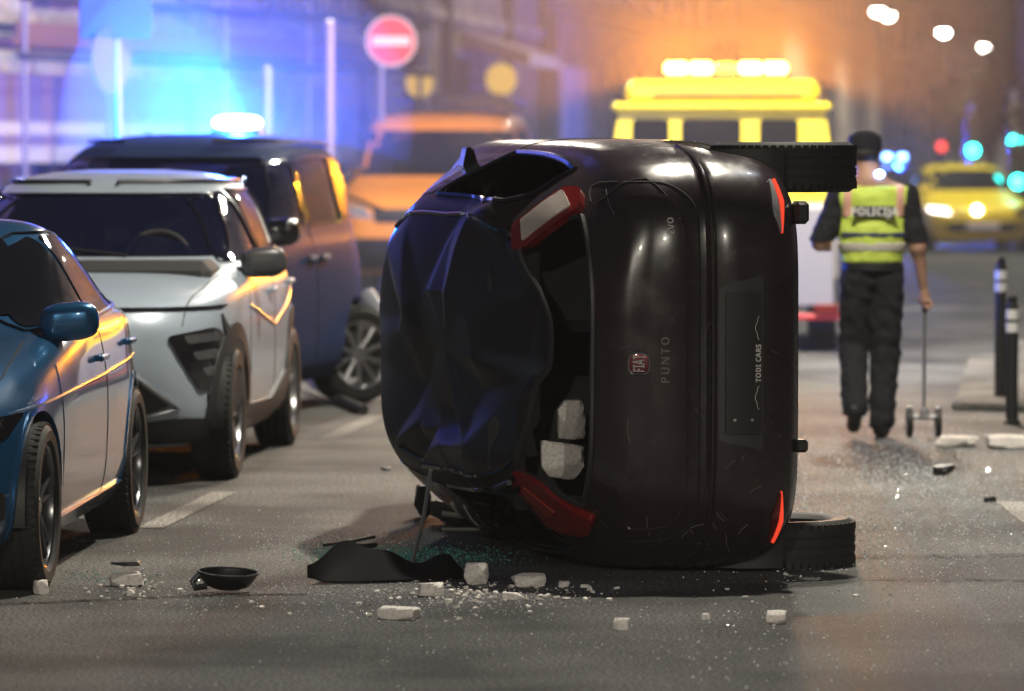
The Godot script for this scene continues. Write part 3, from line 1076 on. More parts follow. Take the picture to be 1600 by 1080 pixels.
func build_left_cars():
	# ================= blue saloon, nearest on the left
	var paint := mat(Color(0.012, 0.10, 0.24), 0.28, 0.55, 1.0)
	var c := Car.new(BLUE_CAR, 84)
	var fr := ground(72, 921); var rr := ground(206, 836)
	var dir := (fr - rr).normalized()
	var turn := atan2(dir.x, dir.z)
	var ctr := fr + Basis(Vector3.UP, turn) * Vector3(-0.885, 0, 0)
	var o := car_root("parked_car", "metallic blue parked saloon cut by the left edge of the picture", c, paint, 2.62, 0.325, ctr, turn, "car", 90)
	var mats := {"tyre": M.tyre, "rim": mat(Color(0.16, 0.16, 0.17), 0.25, 0.9), "disc": M.disc}
	for s in [-1.0, 1.0]:
		add_wheel(o, Vector3(s * 0.79, 0.325, 0), 0.325, 0.225, 0.235, s, mats, 5, 0.016, true)
		add_wheel(o, Vector3(s * 0.79, 0.325, -2.62), 0.325, 0.225, 0.235, s, mats, 5, 0.016, true)
		arch_trim(o, c, 0.0, 0.325, s, paint, 0.03, 0.006); arch_trim(o, c, -2.62, 0.325, s, paint, 0.03, 0.006)
		var fw := rounded(V2([-0.78, 0.985, -1.62, 1.0, -1.62, 1.335, -1.36, 1.275]), 0.03)
		var rw := rounded(V2([-1.68, 1.0, -2.72, 1.03, -2.62, 1.12, -2.3, 1.285, -1.95, 1.335, -1.68, 1.335]), 0.03)
		put("window", c.drape("side", fw, s, 0.009, 0.04), M.glass, o)
		put("window", c.drape("side", rw, s, 0.009, 0.04), M.glass, o)
		put("window_trim", c.trace("side", V2s([-0.72, 0.972, -1.6, 0.984, -2.4, 1.008, -2.8, 1.03, -2.62, 1.145, -2.3, 1.305, -1.9, 1.352, -1.6, 1.348, -1.3, 1.28, -0.98, 1.13]), s, 0.007, 0.004, true), M.gloss_black, o)
		put("door_seam", c.trace("side", V2s([-0.42, 0.24, -0.42, 0.75, -0.50, 0.93]), s, 0.004, -0.001), M.seam, o)
		put("door_seam", c.trace("side", V2s([-1.62, 0.26, -1.64, 0.7, -1.65, 0.98]), s, 0.004, -0.001), M.seam, o)
		put("door_seam", c.trace("side", V2s([-2.25, 0.36, -2.42, 0.62, -2.62, 0.85, -2.68, 1.0]), s, 0.004, -0.001), M.seam, o)
		put("crease", c.trace("side", V2s([0.35, 0.70, -0.5, 0.735, -1.6, 0.76, -2.6, 0.79, -3.3, 0.80]), s, 0.008, 0.0), paint, o)
		put("sill", c.drape("side", V2([-0.44, 0.19, -2.2, 0.19, -2.2, 0.27, -0.44, 0.25]), s, 0.016, 0.1), paint, o)
		add_mirror(o, c, -0.78, 0.97, s, paint, M.gloss_black, 1.12)
		add_handle(o, c, -1.48, 0.83, s, paint)
		add_handle(o, c, -2.42, 0.86, s, paint)
		var hl := rounded(V2([s * 0.42, 0.55, s * 0.80, 0.61, s * 0.835, 0.70, s * 0.45, 0.655]), 0.02)
		var hm := put("headlight", c.drape("front", hl, s, 0.006, 0.05), M.gloss_black, o)
		var dl := MB.new()
		for k in 2:
			var q := c.off("front", Vector2(s * (0.56 + 0.14 * k), 0.622 + 0.018 * k), s, 0.006)
			dl.blob(q, Vector3(0.045, 0.035, 0.015), 8, 12)
		put("lamp_lens", dl, M.clear_lens, hm)
		put("air_intake", c.drape("front", rounded(V2([s * 0.5, 0.27, s * 0.80, 0.30, s * 0.8, 0.42, s * 0.56, 0.40]), 0.03), s, 0.004, 0.06), M.black, o)
	put("windscreen", c.drape("front", rounded(V2([-0.70, 1.03, 0.70, 1.03, 0.60, 1.20, 0.47, 1.33, -0.47, 1.33, -0.60, 1.20]), 0.04), 1.0, 0.009, 0.05), M.glass, o)
	put("rear_window", c.drape("rear", rounded(V2([-0.66, 1.06, 0.66, 1.06, 0.5, 1.31, -0.5, 1.31]), 0.04), 1.0, 0.003, 0.08), M.glass, o)
	put("grille", c.drape("front", rounded(V2([-0.36, 0.44, 0.36, 0.44, 0.33, 0.62, -0.33, 0.62]), 0.04), 1.0, 0.004, 0.06), M.black, o)
	put("bonnet_seam", c.trace("top", V2s([-0.72, 0.55, -0.74, 0.1, -0.72, -0.5]), 1.0, 0.004, -0.001), M.seam, o)
	put("bonnet_seam", c.trace("top", V2s([0.72, 0.55, 0.74, 0.1, 0.72, -0.5]), 1.0, 0.004, -0.001), M.seam, o)

	# ================= white crossover
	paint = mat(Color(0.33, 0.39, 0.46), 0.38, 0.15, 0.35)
	var clad := mat(Color(0.022, 0.022, 0.025), 0.5)
	c = Car.new(WHITE_CAR, 84)
	fr = ground(370, 747); rr = ground(464, 691)
	dir = (fr - rr).normalized()
	turn = atan2(dir.x, dir.z)
	ctr = fr + Basis(Vector3.UP, turn) * Vector3(-0.895, 0, 0)
	var kw := []
	for s in [-1.0, 1.0]:
		kw.append(["window", "side", rounded(V2([-0.72, 1.10, -1.62, 1.12, -1.62, 1.47, -1.28, 1.43]), 0.03), s])
		kw.append(["window", "side", rounded(V2([-1.70, 1.12, -2.5, 1.15, -2.62, 1.47, -1.70, 1.48]), 0.03), s])
	kw.append(["windscreen", "front", rounded(V2([-0.745, 1.135, 0.745, 1.135, 0.69, 1.28, 0.585, 1.455, -0.585, 1.455, -0.69, 1.28]), 0.05), 1.0])
	kw.append(["rear_window", "rear", rounded(V2([-0.66, 1.15, 0.66, 1.15, 0.55, 1.42, -0.55, 1.42]), 0.05), 1.0])
	for q in kw: hole(c, q[1], q[2], q[3])
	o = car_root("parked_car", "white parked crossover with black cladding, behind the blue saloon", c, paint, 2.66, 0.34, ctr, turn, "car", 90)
	mats = {"tyre": M.tyre, "rim": mat(Color(0.35, 0.35, 0.36), 0.3, 0.85), "disc": M.disc}
	for s in [-1.0, 1.0]:
		add_wheel(o, Vector3(s * 0.80, 0.34, 0), 0.34, 0.22, 0.23, s, mats, 5, 0.05)
		add_wheel(o, Vector3(s * 0.80, 0.34, -2.66), 0.34, 0.22, 0.23, s, mats, 5, 0.05)
		arch_trim(o, c, 0.0, 0.34, s, clad, 0.085, 0.014); arch_trim(o, c, -2.66, 0.34, s, clad, 0.085, 0.014)
		put("side_cladding", c.drape("side", V2([-0.46, 0.2, -2.2, 0.2, -2.2, 0.46, -1.5, 0.34, -0.46, 0.36]), s, 0.014, 0.1), clad, o)
		put("window", c.drape("side", rounded(V2([-2.58, 1.16, -3.02, 1.24, -2.9, 1.42, -2.68, 1.46]), 0.03), s, 0.003, 0.07), M.glass, o)
		put("door_seam", c.trace("side", V2s([-0.52, 0.4, -0.53, 0.9, -0.60, 1.08]), s, 0.004, -0.001), M.seam, o)
		put("door_seam", c.trace("side", V2s([-1.62, 0.4, -1.65, 1.1]), s, 0.004, -0.001), M.seam, o)
		put("door_seam", c.trace("side", V2s([-2.3, 0.6, -2.55, 0.85, -2.6, 1.14]), s, 0.004, -0.001), M.seam, o)
		put("crease", c.trace("side", V2s([-0.5, 0.88, -1.6, 0.74, -2.3, 0.84, -3.3, 0.98]), s, 0.009, 0.0), paint, o)
		add_mirror(o, c, -0.72, 1.06, s, mat(Color(0.05, 0.05, 0.055), 0.35), M.trim, 1.15)
		add_handle(o, c, -1.45, 0.93, s, paint)
		add_handle(o, c, -2.42, 0.95, s, paint)
		# headlight cluster low in the corner of the bumper
		var hl := rounded(V2([s * 0.63, 0.765, s * 0.835, 0.80, s * 0.868, 0.72, s * 0.825, 0.50, s * 0.775, 0.475]), 0.03)
		var hm := put("headlight", c.drape("front", hl, s, 0.01, 0.05), M.gloss_black, o)
		for k in 3:
			var lx: float = 0.70 + 0.038 * k
			var ly: float = 0.765 - 0.085 * k
			put("lamp_lens", c.drape("front", rounded(V2([s * lx, ly, s * (0.835 - 0.004 * k), ly + 0.01, s * (0.838 - 0.006 * k), ly - 0.035, s * (lx + 0.02), ly - 0.042]), 0.012), s, 0.013, 0.03), mat(Color(0.14, 0.14, 0.15), 0.15, 0.5, 1.0), hm)
		put("corner_cladding", c.drape("front", V2([s * 0.845, 0.86, s * 0.9, 0.70, s * 0.895, 0.25, s * 0.845, 0.25, s * 0.8, 0.46, s * 0.868, 0.7]), s, 0.013, 0.05), clad, o)
		put("bonnet_seam", c.trace("top", V2s([s * 0.70, 0.66, s * 0.74, 0.2, s * 0.76, -0.36]), 1.0, 0.004, -0.001), M.seam, o)
		put("roof_rail", c.trace("side", V2s([-1.35, 1.512, -2.2, 1.518, -2.95, 1.50]), s, 0.013, 0.012), M.trim, o)
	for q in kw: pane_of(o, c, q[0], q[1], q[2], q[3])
	add_cabin(o, c, -0.62, 1.12, 0.82, -3.2)
	put("light_bar", c.drape("front", V2([-0.84, 0.885, 0.84, 0.885, 0.86, 0.905, -0.86, 0.905]), 1.0, 0.006, 0.06), M.gloss_black, o)
	put("lower_grille", c.drape("front", rounded(V2([-0.44, 0.36, 0.50, 0.36, 0.66, 0.42, 0.42, 0.60, -0.42, 0.60, -0.66, 0.42, -0.50, 0.36]), 0.03), 1.0, 0.004, 0.06), M.black, o)
	put("grille_trim", c.trace("front", V2s([-0.68, 0.40, -0.47, 0.345, 0.47, 0.345, 0.68, 0.40, 0.43, 0.615, -0.43, 0.615]), 1.0, 0.016, 0.004, true), M.steel, o)
	put("bumper_cladding", c.drape("front", V2([-0.86, 0.22, 0.86, 0.22, 0.88, 0.33, 0.7, 0.35, 0.5, 0.33, -0.5, 0.33, -0.7, 0.35, -0.88, 0.33]), 1.0, 0.012, 0.06), clad, o)
	var pl := MB.new()
	pl.box(c.end0(0, 0.5, 1.0) + Vector3(0, 0, 0.015), Vector3(0.52, 0.11, 0.012), Basis(), 0.004)
	put("number_plate", pl, M.white_paint, o)
	var wp := MB.new()
	for s in [-1, 1]:
		wp.tube([c.off("front", Vector2(-0.1 + s * 0.35, 1.13), 1.0, 0.012), c.off("front", Vector2(-0.42 + s * 0.35, 1.16), 1.0, 0.014)], 0.008, 6)
	put("wiper", wp, M.black, o)

	# ================= dark people carrier with the blue flasher
	paint = mat(Color(0.030, 0.045, 0.11), 0.5)
	paint.metallic_specular = 0.05
	c = Car.new(MPV, 70)
	var rear := ground(540, 628)
	turn = deg_to_rad(-11.0)
	ctr = rear + Basis(Vector3.UP, turn) * Vector3(-0.83, 0, 2.70)
	kw = []
	for s in [-1.0, 1.0]:
		kw.append(["window", "side", rounded(V2([-0.5, 1.2, -1.5, 1.21, -1.5, 1.63, -0.95, 1.58]), 0.04), s])
		kw.append(["window", "side", rounded(V2([-1.58, 1.21, -2.5, 1.22, -2.5, 1.64, -1.58, 1.64]), 0.04), s])
	kw.append(["windscreen", "front", rounded(V2([-0.78, 1.2, 0.78, 1.2, 0.74, 1.4, 0.64, 1.64, -0.64, 1.64, -0.74, 1.4]), 0.05), 1.0])
	kw.append(["rear_window", "rear", rounded(V2([-0.7, 1.22, 0.7, 1.22, 0.62, 1.6, -0.62, 1.6]), 0.05), 1.0])
	for q in kw: hole(c, q[1], q[2], q[3])
	o = car_root("people_carrier", "dark blue damaged people carrier with a lit blue flasher on its roof", c, paint, 2.70, 0.33, ctr, turn)
	mats = {"tyre": M.tyre, "rim": M.alloy, "disc": M.disc}
	for s in [-1.0, 1.0]:
		add_wheel(o, Vector3(s * 0.81, 0.33, 0), 0.33, 0.215, 0.225, s, mats, 10, 0.03)
		if s < 0: add_wheel(o, Vector3(s * 0.81, 0.33, -2.7), 0.33, 0.215, 0.225, s, mats, 10, 0.03)
		put("window", c.drape("side", rounded(V2([-2.58, 1.22, -3.3, 1.24, -3.2, 1.62, -2.58, 1.64]), 0.04), s, 0.006, 0.06), M.dim_glass, o)
		put("door_seam", c.trace("side", V2s([-0.45, 0.3, -0.46, 1.15]), s, 0.005, -0.001), M.seam, o)
		put("door_seam", c.trace("side", V2s([-1.54, 0.3, -1.54, 1.2]), s, 0.005, -0.001), M.seam, o)
		add_mirror(o, c, -0.5, 1.14, s, M.gloss_black, M.trim, 1.25)
		add_handle(o, c, -1.38, 1.0, s, M.chrome)
		add_handle(o, c, -1.72, 1.0, s, M.chrome)
		put("roof_rail", c.trace("side", V2s([-1.25, 1.72, -2.2, 1.725, -3.1, 1.70]), s, 0.018, 0.03), M.chrome, o)
		put("headlight", c.drape("front", rounded(V2([s * 0.5, 0.78, s * 0.84, 0.82, s * 0.86, 0.95, s * 0.6, 0.92]), 0.03), s, 0.008, 0.06), M.clear_lens, o)
		put("tail_light", c.drape("side", rounded(V2([-3.42, 0.95, -3.5, 0.95, -3.47, 1.4, -3.4, 1.4]), 0.02), s, 0.006, 0.06), M.red_lens, o)
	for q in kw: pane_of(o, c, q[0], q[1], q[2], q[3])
	add_cabin(o, c, -0.45, 1.2, 0.84, -3.2)
	put("grille", c.drape("front", rounded(V2([-0.45, 0.6, 0.45, 0.6, 0.42, 0.85, -0.42, 0.85]), 0.04), 1.0, 0.004, 0.08), M.black, o)
	# the broken rear wheel stands out of its arch, the bumper corner hangs on the road
	add_wheel(o, Vector3(0.90, 0.325, -2.62), 0.325, 0.215, 0.225, 1.0, mats, 10, 0.03, false, deg_to_rad(-38))
	var bc := MB.new()
	bc.tube([Vector3(0.92, 0.72, -2.95), Vector3(1.02, 0.60, -2.86), Vector3(1.09, 0.45, -2.84), Vector3(1.1, 0.32, -2.9)], 0.055, 8)
	put("torn_fender_edge", bc, mat(Color(0.35, 0.36, 0.4), 0.4), o)
	# blue flasher
	var q := o.to_local(far(371, 207, 31.0))
	var base := MB.new()
	base.box(Vector3(q.x, c.top0(q.x, q.z).y + 0.015, q.z), Vector3(0.34, 0.05, 0.16), Basis(), 0.015)
	var bb := put("flasher", base, M.black, o)
	var dome := MB.new()
	var dy: float = c.top0(q.x, q.z).y + 0.04
	dome.blob(Vector3(q.x, dy + 0.045, q.z), Vector3(0.17, 0.05, 0.08), 12, 20, Basis(), 0.8)
	put("flasher_dome_lamp", dome, glow(Color(0.25, 0.5, 1.0), 40.0), bb)
	var bl := OmniLight3D.new()
	bl.name = "flasher_light"
	bl.light_color = Color(0.08, 0.36, 1.0)
	bl.light_energy = 45.0
	bl.light_size = 0.05
	bl.omni_range = 90.0
	bl.omni_attenuation = 2.0
	bl.shadow_enabled = true
	bl.position = Vector3(q.x, dy + 0.05, q.z)
	o.add_child(bl)
	# the turning reflector inside throws its beam on the house fronts
	var beam := SpotLight3D.new()
	beam.name = "flasher_beam"
	beam.light_color = Color(0.08, 0.36, 1.0)
	beam.light_energy = 330.0
	beam.light_size = 0.05
	beam.spot_range = 90.0
	beam.spot_attenuation = 2.0
	beam.spot_angle = 66.0
	beam.spot_angle_attenuation = 0.5
	beam.shadow_enabled = true
	beam.position = bl.position
	o.add_child(beam)
	beam.look_at(beam.global_position + Vector3(-0.85, 0.08, -0.52))
	haze(o.to_global(bl.position), [[3.6, 0.0013], [1.2, 0.022]], "blue_bloom")
	# piece of bumper on the road beside it
	var pc := MB.new()
	var g0 := ground(482, 612); var g1 := ground(568, 648)
	pc.tube([g0 + Vector3(0, 0.09, 0), g0.lerp(g1, 0.3) + Vector3(0, 0.05, 0), g0.lerp(g1, 0.7) + Vector3(0, 0.035, 0), g1 + Vector3(0, 0.03, 0)], 0.035, 7)
	single("bumper_piece", pc, M.black, "black torn bumper strip on the road below the people carrier's wheel", "debris")

# added fog shells that stand in for the lens bloom about a lamp
func haze(at: Vector3, shells: Array, called: String):
	for q in shells:
		var f := FogVolume.new()
		f.name = numbered(called)
		f.shape = RenderingServer.FOG_VOLUME_SHAPE_ELLIPSOID
		f.size = Vector3.ONE * q[0] * 2.0
		var fm := FogMaterial.new()
		fm.density = q[1]
		fm.albedo = Color(0.95, 0.95, 0.95)
		f.material = fm
		f.position = at
		f.set_meta("kind", "stuff")
		f.set_meta("label", "added haze standing in for lens bloom round the " + ("amber beacon bar" if "amber" in called else "blue flasher"))
		f.set_meta("category", "haze")
		add_child(f)

func build_far_vehicles():
	# ================= orange van
	var paint := mat(Color(0.90, 0.33, 0.05), 0.45, 0.0, 0.2)
	var c := Car.new(ORANGE_VAN, 60)
	var at := far(655, 470, 52.0); at.y = 0; at.x -= 0.05
	var o := car_root("orange_van", "orange van with a dark windscreen, left of the overturned car", c, paint, 2.95, 0.34, at + Vector3(0, 0, -0.9), deg_to_rad(-6.0), "van", 50)
	o.scale = Vector3.ONE * 1.08
	o.position.x += 0.12
	var mats := {"tyre": M.tyre, "rim": M.dark_alloy, "disc": M.disc}
	for s in [-1.0, 1.0]:
		add_wheel(o, Vector3(s * 0.84, 0.34, 0), 0.34, 0.215, 0.22, s, mats, 6, 0.05)
		add_wheel(o, Vector3(s * 0.84, 0.34, -2.95), 0.34, 0.215, 0.22, s, mats, 6, 0.05)
		put("window", c.drape("side", rounded(V2([-0.32, 1.28, -1.25, 1.28, -1.25, 1.76, -0.72, 1.74]), 0.04), s, 0.004, 0.1), M.glass, o)
		put("window", c.drape("side", rounded(V2([-1.45, 1.3, -2.5, 1.3, -2.5, 1.76, -1.45, 1.76]), 0.06), s, 0.004, 0.1), M.glass, o)
		add_mirror(o, c, -0.3, 1.25, s, M.gloss_black, M.trim, 1.5)
		put("headlight", c.drape("front", rounded(V2([s * 0.46, 0.82, s * 0.84, 0.86, s * 0.86, 1.0, s * 0.56, 0.95]), 0.03), s, 0.008, 0.08), M.clear_lens, o)
		put("stripe", c.trace("front", V2s([s * 0.92, 1.08, s * 0.6, 1.0, s * 0.35, 0.9]), s, 0.03, 0.0), M.black, o)
	put("windscreen", c.drape("front", rounded(V2([-0.86, 1.27, 0.86, 1.27, 0.80, 1.5, 0.73, 1.76, -0.73, 1.76, -0.80, 1.5]), 0.05), 1.0, 0.004, 0.1), M.glass, o)
	put("grille", c.drape("front", rounded(V2([-0.45, 0.78, 0.45, 0.78, 0.48, 0.93, -0.48, 0.93]), 0.04), 1.0, 0.005, 0.1), M.black, o)
	put("bumper", c.drape("front", V2([-0.9, 0.3, 0.9, 0.3, 0.92, 0.62, -0.92, 0.62]), 1.0, 0.02, 0.1), M.black, o)
	var m := MB.new()
	m.box(Vector3(0.15, 2.02, -1.2), Vector3(1.3, 0.05, 0.1)); m.box(Vector3(0.15, 2.02, -2.4), Vector3(1.3, 0.05, 0.1))
	m.box(Vector3(-0.5, 2.07, -1.8), Vector3(0.06, 0.05, 1.4)); m.box(Vector3(0.8, 2.07, -1.8), Vector3(0.06, 0.05, 1.4))
	m.box(Vector3(0.3, 2.1, -1.8), Vector3(0.8, 0.12, 1.2), Basis(), 0.03)
	put("roof_rack", m, M.black, o)
	# ================= tow truck seen from behind
	var yel := mat(Color(0.74, 0.58, 0.012), 0.45, 0.0, 0.25)
	var T := far(1127, 500, 40.0); T.y = 0
	o = thing("tow_truck", "yellow tow truck with a glowing amber beacon bar on its roof", "truck", T, "", Basis(Vector3.UP, deg_to_rad(-4)))
	# cab: tapered towards the roof
	m = MB.new()
	var lo := [Vector3(-0.99, 0.55, 0), Vector3(0.99, 0.55, 0), Vector3(0.99, 0.55, -2.3), Vector3(-0.99, 0.55, -2.3)]
	var mid := [Vector3(-0.98, 1.55, -0.0), Vector3(0.98, 1.55, 0.0), Vector3(0.98, 1.55, -2.3), Vector3(-0.98, 1.55, -2.3)]
	var hi := [Vector3(-0.90, 2.02, -0.05), Vector3(0.90, 2.02, -0.05), Vector3(0.90, 2.02, -2.0), Vector3(-0.90, 2.02, -2.0)]
	for pr in [[lo, mid], [mid, hi]]:
		for k in 4:
			m.quad(pr[0][k], pr[0][(k + 1) % 4], pr[1][(k + 1) % 4], pr[1][k])
	m.quad(hi[0], hi[1], hi[2], hi[3])
	put("cab", m, yel, o)
	m = MB.new()
	m.box(Vector3(0, 2.06, -1.0), Vector3(1.92, 0.09, 2.1), Basis(), 0.035)
	put("roof_gutter", m, yel, o)
	m = MB.new()
	m.box(Vector3(0, 2.20, -1.0), Vector3(1.70, 0.21, 1.7), Basis(), 0.06)
	put("roof", m, yel, o)
	m = MB.new()
	m.box(Vector3(0.05, 2.17, -0.135), Vector3(1.3, 0.02, 0.03))
	put("roof_seam", m, M.black, o)
	for w in [[-0.62, 0.32], [-0.09, 0.52], [0.50, 0.34]]:
		m = MB.new()
		m.prism(rounded(PackedVector2Array([Vector2(w[0] - w[1] / 2, 1.58), Vector2(w[0] + w[1] / 2, 1.58), Vector2(w[0] + w[1] / 2, 1.96), Vector2(w[0] - w[1] / 2, 1.96)]), 0.04), 0.0, 0.02, Transform3D(Basis(Vector3.RIGHT, -0.105), Vector3(0, 0.0, 0.165)))
		put("rear_window", m, M.glass, o)
	for s in [-1, 1]:
		m = MB.new()
		m.prism(rounded(V2([-0.25, 1.58, -1.6, 1.58, -1.5, 1.96, -0.3, 1.96]), 0.04), -0.01, 0.012, Transform3D(Basis(Vector3(0, 0, 1), Vector3(-s * 0.165, 0.986, 0).normalized(), Vector3(s * 0.986, 0.165, 0)), Vector3(s * 1.243, 0.02, 0)))
		put("side_window", m, M.glass, o)
	# flatbed rear: white tailboard, red marker bar, wheels
	m = MB.new()
	m.box(Vector3(0.0, 0.92, 1.0), Vector3(2.04, 0.62, 1.9), Basis(), 0.02)
	put("load_box", m, mat(Color(0.30, 0.28, 0.24), 0.7), o)
	for k in 4:
		m = MB.new()
		m.box(Vector3(-0.75 + k * 0.5, 0.80, 1.965), Vector3(0.47, 0.82, 0.03), Basis(), 0.012)
		put("tail_panel", m, mat(Color(0.30, 0.28, 0.24), 0.7), o)
	m = MB.new()
	m.box(Vector3(0, 0.3, 1.97), Vector3(2.06, 0.05, 0.06), Basis(), 0.01)
	put("marker_bar", m, mat(Color(0.5, 0.02, 0.02), 0.4), o)
	for s in [-1, 1]:
		m = MB.new()
		m.box(Vector3(s * 0.92, 0.36, 1.99), Vector3(0.2, 0.1, 0.04), Basis(), 0.01)
		put("tail_light", m, M.red_lens, o)
		add_wheel(o, Vector3(s * 0.88, 0.36, 0.9), 0.36, 0.24, 0.23, float(s), mats, 6, 0.05)
		add_wheel(o, Vector3(s * 0.88, 0.36, -1.6), 0.36, 0.24, 0.23, float(s), mats, 6, 0.05)
	# beacon bar
	m = MB.new()
	m.box(Vector3(0.02, 2.33, -0.75), Vector3(1.16, 0.05, 0.26), Basis(), 0.015)
	var bar := put("beacon_bar", m, M.black, o)
	var amb := glow(Color(1.0, 0.50, 0.07), 22.0)
	var amb2 := glow(Color(1.0, 0.50, 0.05), 2.6)
	for k in 5:
		m = MB.new()
		m.box(Vector3(-0.42 + 0.22 * k, 2.41, -0.75), Vector3(0.21, 0.11, 0.22), Basis(), 0.03)
		put("beacon_lamp", m, amb if k != 2 else amb2, bar)
	for k in [0, 4]:
		var l := OmniLight3D.new()
		l.name = "beacon_light"
		l.light_color = Color(1.0, 0.58, 0.09)
		l.light_energy = 30.0
		l.light_size = 0.08
		l.omni_range = 90.0
		l.omni_attenuation = 2.0
		l.shadow_enabled = true
		l.position = Vector3(-0.42 + 0.22 * k, 2.41, -0.75)
		o.add_child(l)
	haze(T + Vector3(0, 2.7, -0.7), [[6.5, 0.0030], [2.6, 0.008]], "amber_bloom")
	# ================= yellow taxi far right
	c = Car.new(YELLOW_CAR, 50)
	at = ground(1532, 396)
	o = car_root("yellow_car", "yellow car facing the viewer at the far right", c, yel, 2.55, 0.31, at + Vector3(0, 0, -0.7), deg_to_rad(2.0), "car", 40)
	for s in [-1.0, 1.0]:
		add_wheel(o, Vector3(s * 0.77, 0.31, 0), 0.31, 0.2, 0.2, s, mats, 6, 0.05)
		add_wheel(o, Vector3(s * 0.77, 0.31, -2.55), 0.31, 0.2, 0.2, s, mats, 6, 0.05)
		put("window", c.drape("side", rounded(V2([-0.62, 0.98, -2.6, 1.0, -2.5, 1.28, -1.3, 1.3]), 0.04), s, 0.004, 0.12), M.glass, o)
		put("headlight", c.drape("front", rounded(V2([s * 0.5, 0.62, s * 0.8, 0.66, s * 0.82, 0.74, s * 0.56, 0.72]), 0.03), s, 0.006, 0.08), M.gloss_black if s > 0 else glow(Color(1.0, 0.93, 0.8), 4.0), o)
		add_mirror(o, c, -0.55, 0.98, s, yel, M.trim)
	put("windscreen", c.drape("front", rounded(V2([-0.72, 1.0, 0.72, 1.0, 0.64, 1.18, 0.5, 1.33, -0.5, 1.33, -0.64, 1.18]), 0.05), 1.0, 0.004, 0.1), M.glass, o)
	put("grille", c.drape("front", rounded(V2([-0.5, 0.34, 0.5, 0.34, 0.62, 0.44, 0.5, 0.5, -0.5, 0.5, -0.62, 0.44]), 0.03), 1.0, 0.005, 0.1), M.black, o)
	m = MB.new()
	m.box(c.end0(0, 0.45, 1.0) + Vector3(0, 0, 0.03), Vector3(0.52, 0.11, 0.012))
	put("number_plate", m, M.white_paint, o)
	m = MB.new()
	m.blob(c.off("front", Vector2(-0.1, 0.68), 1.0, 0.03), Vector3(0.07, 0.07, 0.03))
	put("badge_lamp", m, glow(Color(1.0, 0.9, 0.6), 12.0), o)
	# ================= police car with headlights, beyond the officer
	c = Car.new(YELLOW_CAR, 50)
	at = ground(1396, 380)
	o = car_root("police_car", "dark police car with bright headlights and blue flashers beyond the officer", c, mat(Color(0.02, 0.025, 0.05), 0.3, 0.2, 1.0), 2.55, 0.31, at + Vector3(0, 0, -0.7), deg_to_rad(2.0), "car", 40)
	for s in [-1.0, 1.0]:
		add_wheel(o, Vector3(s * 0.77, 0.31, 0), 0.31, 0.2, 0.2, s, mats, 6, 0.05)
		add_wheel(o, Vector3(s * 0.77, 0.31, -2.55), 0.31, 0.2, 0.2, s, mats, 6, 0.05)
		put("window", c.drape("side", rounded(V2([-0.62, 0.98, -2.6, 1.0, -2.5, 1.28, -1.3, 1.3]), 0.04), s, 0.004, 0.12), M.glass, o)
		m = MB.new()
		m.blob(c.off("front", Vector2(s * 0.6, 0.66), 1.0, 0.02), Vector3(0.09, 0.06, 0.03))
		put("headlight", m, glow(Color(0.8, 0.9, 1.0), 140.0 if s > 0 else 60.0), o)
	put("windscreen", c.drape("front", rounded(V2([-0.72, 1.0, 0.72, 1.0, 0.64, 1.18, 0.5, 1.33, -0.5, 1.33, -0.64, 1.18]), 0.05), 1.0, 0.004, 0.1), M.glass, o)
	m = MB.new()
	m.box(Vector3(0, 1.45, -1.7), Vector3(1.1, 0.06, 0.28), Basis(), 0.02)
	var pb := put("flasher_bar", m, M.black, o)
	for k in 4:
		m = MB.new()
		m.box(Vector3(-0.42 + 0.28 * k, 1.52, -1.7), Vector3(0.12, 0.09, 0.2), Basis(), 0.02)
		put("flasher_lamp", m, glow(Color(0.15, 0.35, 1.0), 14.0), pb)
	var pl := OmniLight3D.new()
	pl.name = "flasher_light"
	pl.light_color = Color(0.12, 0.3, 1.0)
	pl.light_energy = 60.0
	pl.light_size = 0.08
	pl.omni_range = 90.0
	pl.omni_attenuation = 2.0
	pl.shadow_enabled = true
	pl.position = Vector3(0.42, 1.52, -1.7)
	o.add_child(pl)
	for k in 4:
		m = MB.new()
		m.blob(c.off("front", Vector2(-0.5 + 0.33 * k, 0.45 + 0.07 * (k % 2)), 1.0, 0.02), Vector3(0.05, 0.05, 0.02))
		put("grille_flasher_lamp", m, glow(Color(0.25, 0.5, 1.0), 90.0), o)

# ---------------------------------------------------------------- the overturned car
const WRECK := [[0.27, 0.12, 3.80, 0.77, 6.0], [0.33, 0.04, 3.92, 0.83, 6.0], [0.42, 0.005, 4.0, 0.858, 6.0], [0.55, 0.0, 4.02, 0.866, 6.0], [0.63, 0.008, 4.0, 0.868, 6.0], [0.652, 0.02, 4.0, 0.868, 6.0], [0.664, 0.055, 4.0, 0.868, 6.0],
	[0.70, 0.06, 3.96, 0.868, 6.0], [0.78, 0.055, 3.85, 0.867, 5.8], [0.88, 0.062, 3.55, 0.860, 5.4], [0.97, 0.085, 3.3, 0.843, 4.8], [1.04, 0.12, 3.15, 0.81, 3.8], [1.10, 0.17, 3.05, 0.785, 3.6], [1.2, 0.265, 2.9, 0.735, 3.4],
	[1.32, 0.395, 2.66, 0.672, 3.3], [1.40, 0.48, 2.45, 0.615, 3.2], [1.445, 0.58, 2.25, 0.545, 3.2], [1.47, 0.78, 2.0, 0.43, 3.2], [1.483, 1.05, 1.75, 0.25, 3.2]]

var tin_p := PackedVector2Array()
var tin_h := PackedFloat32Array()
var tin_t := PackedInt32Array()

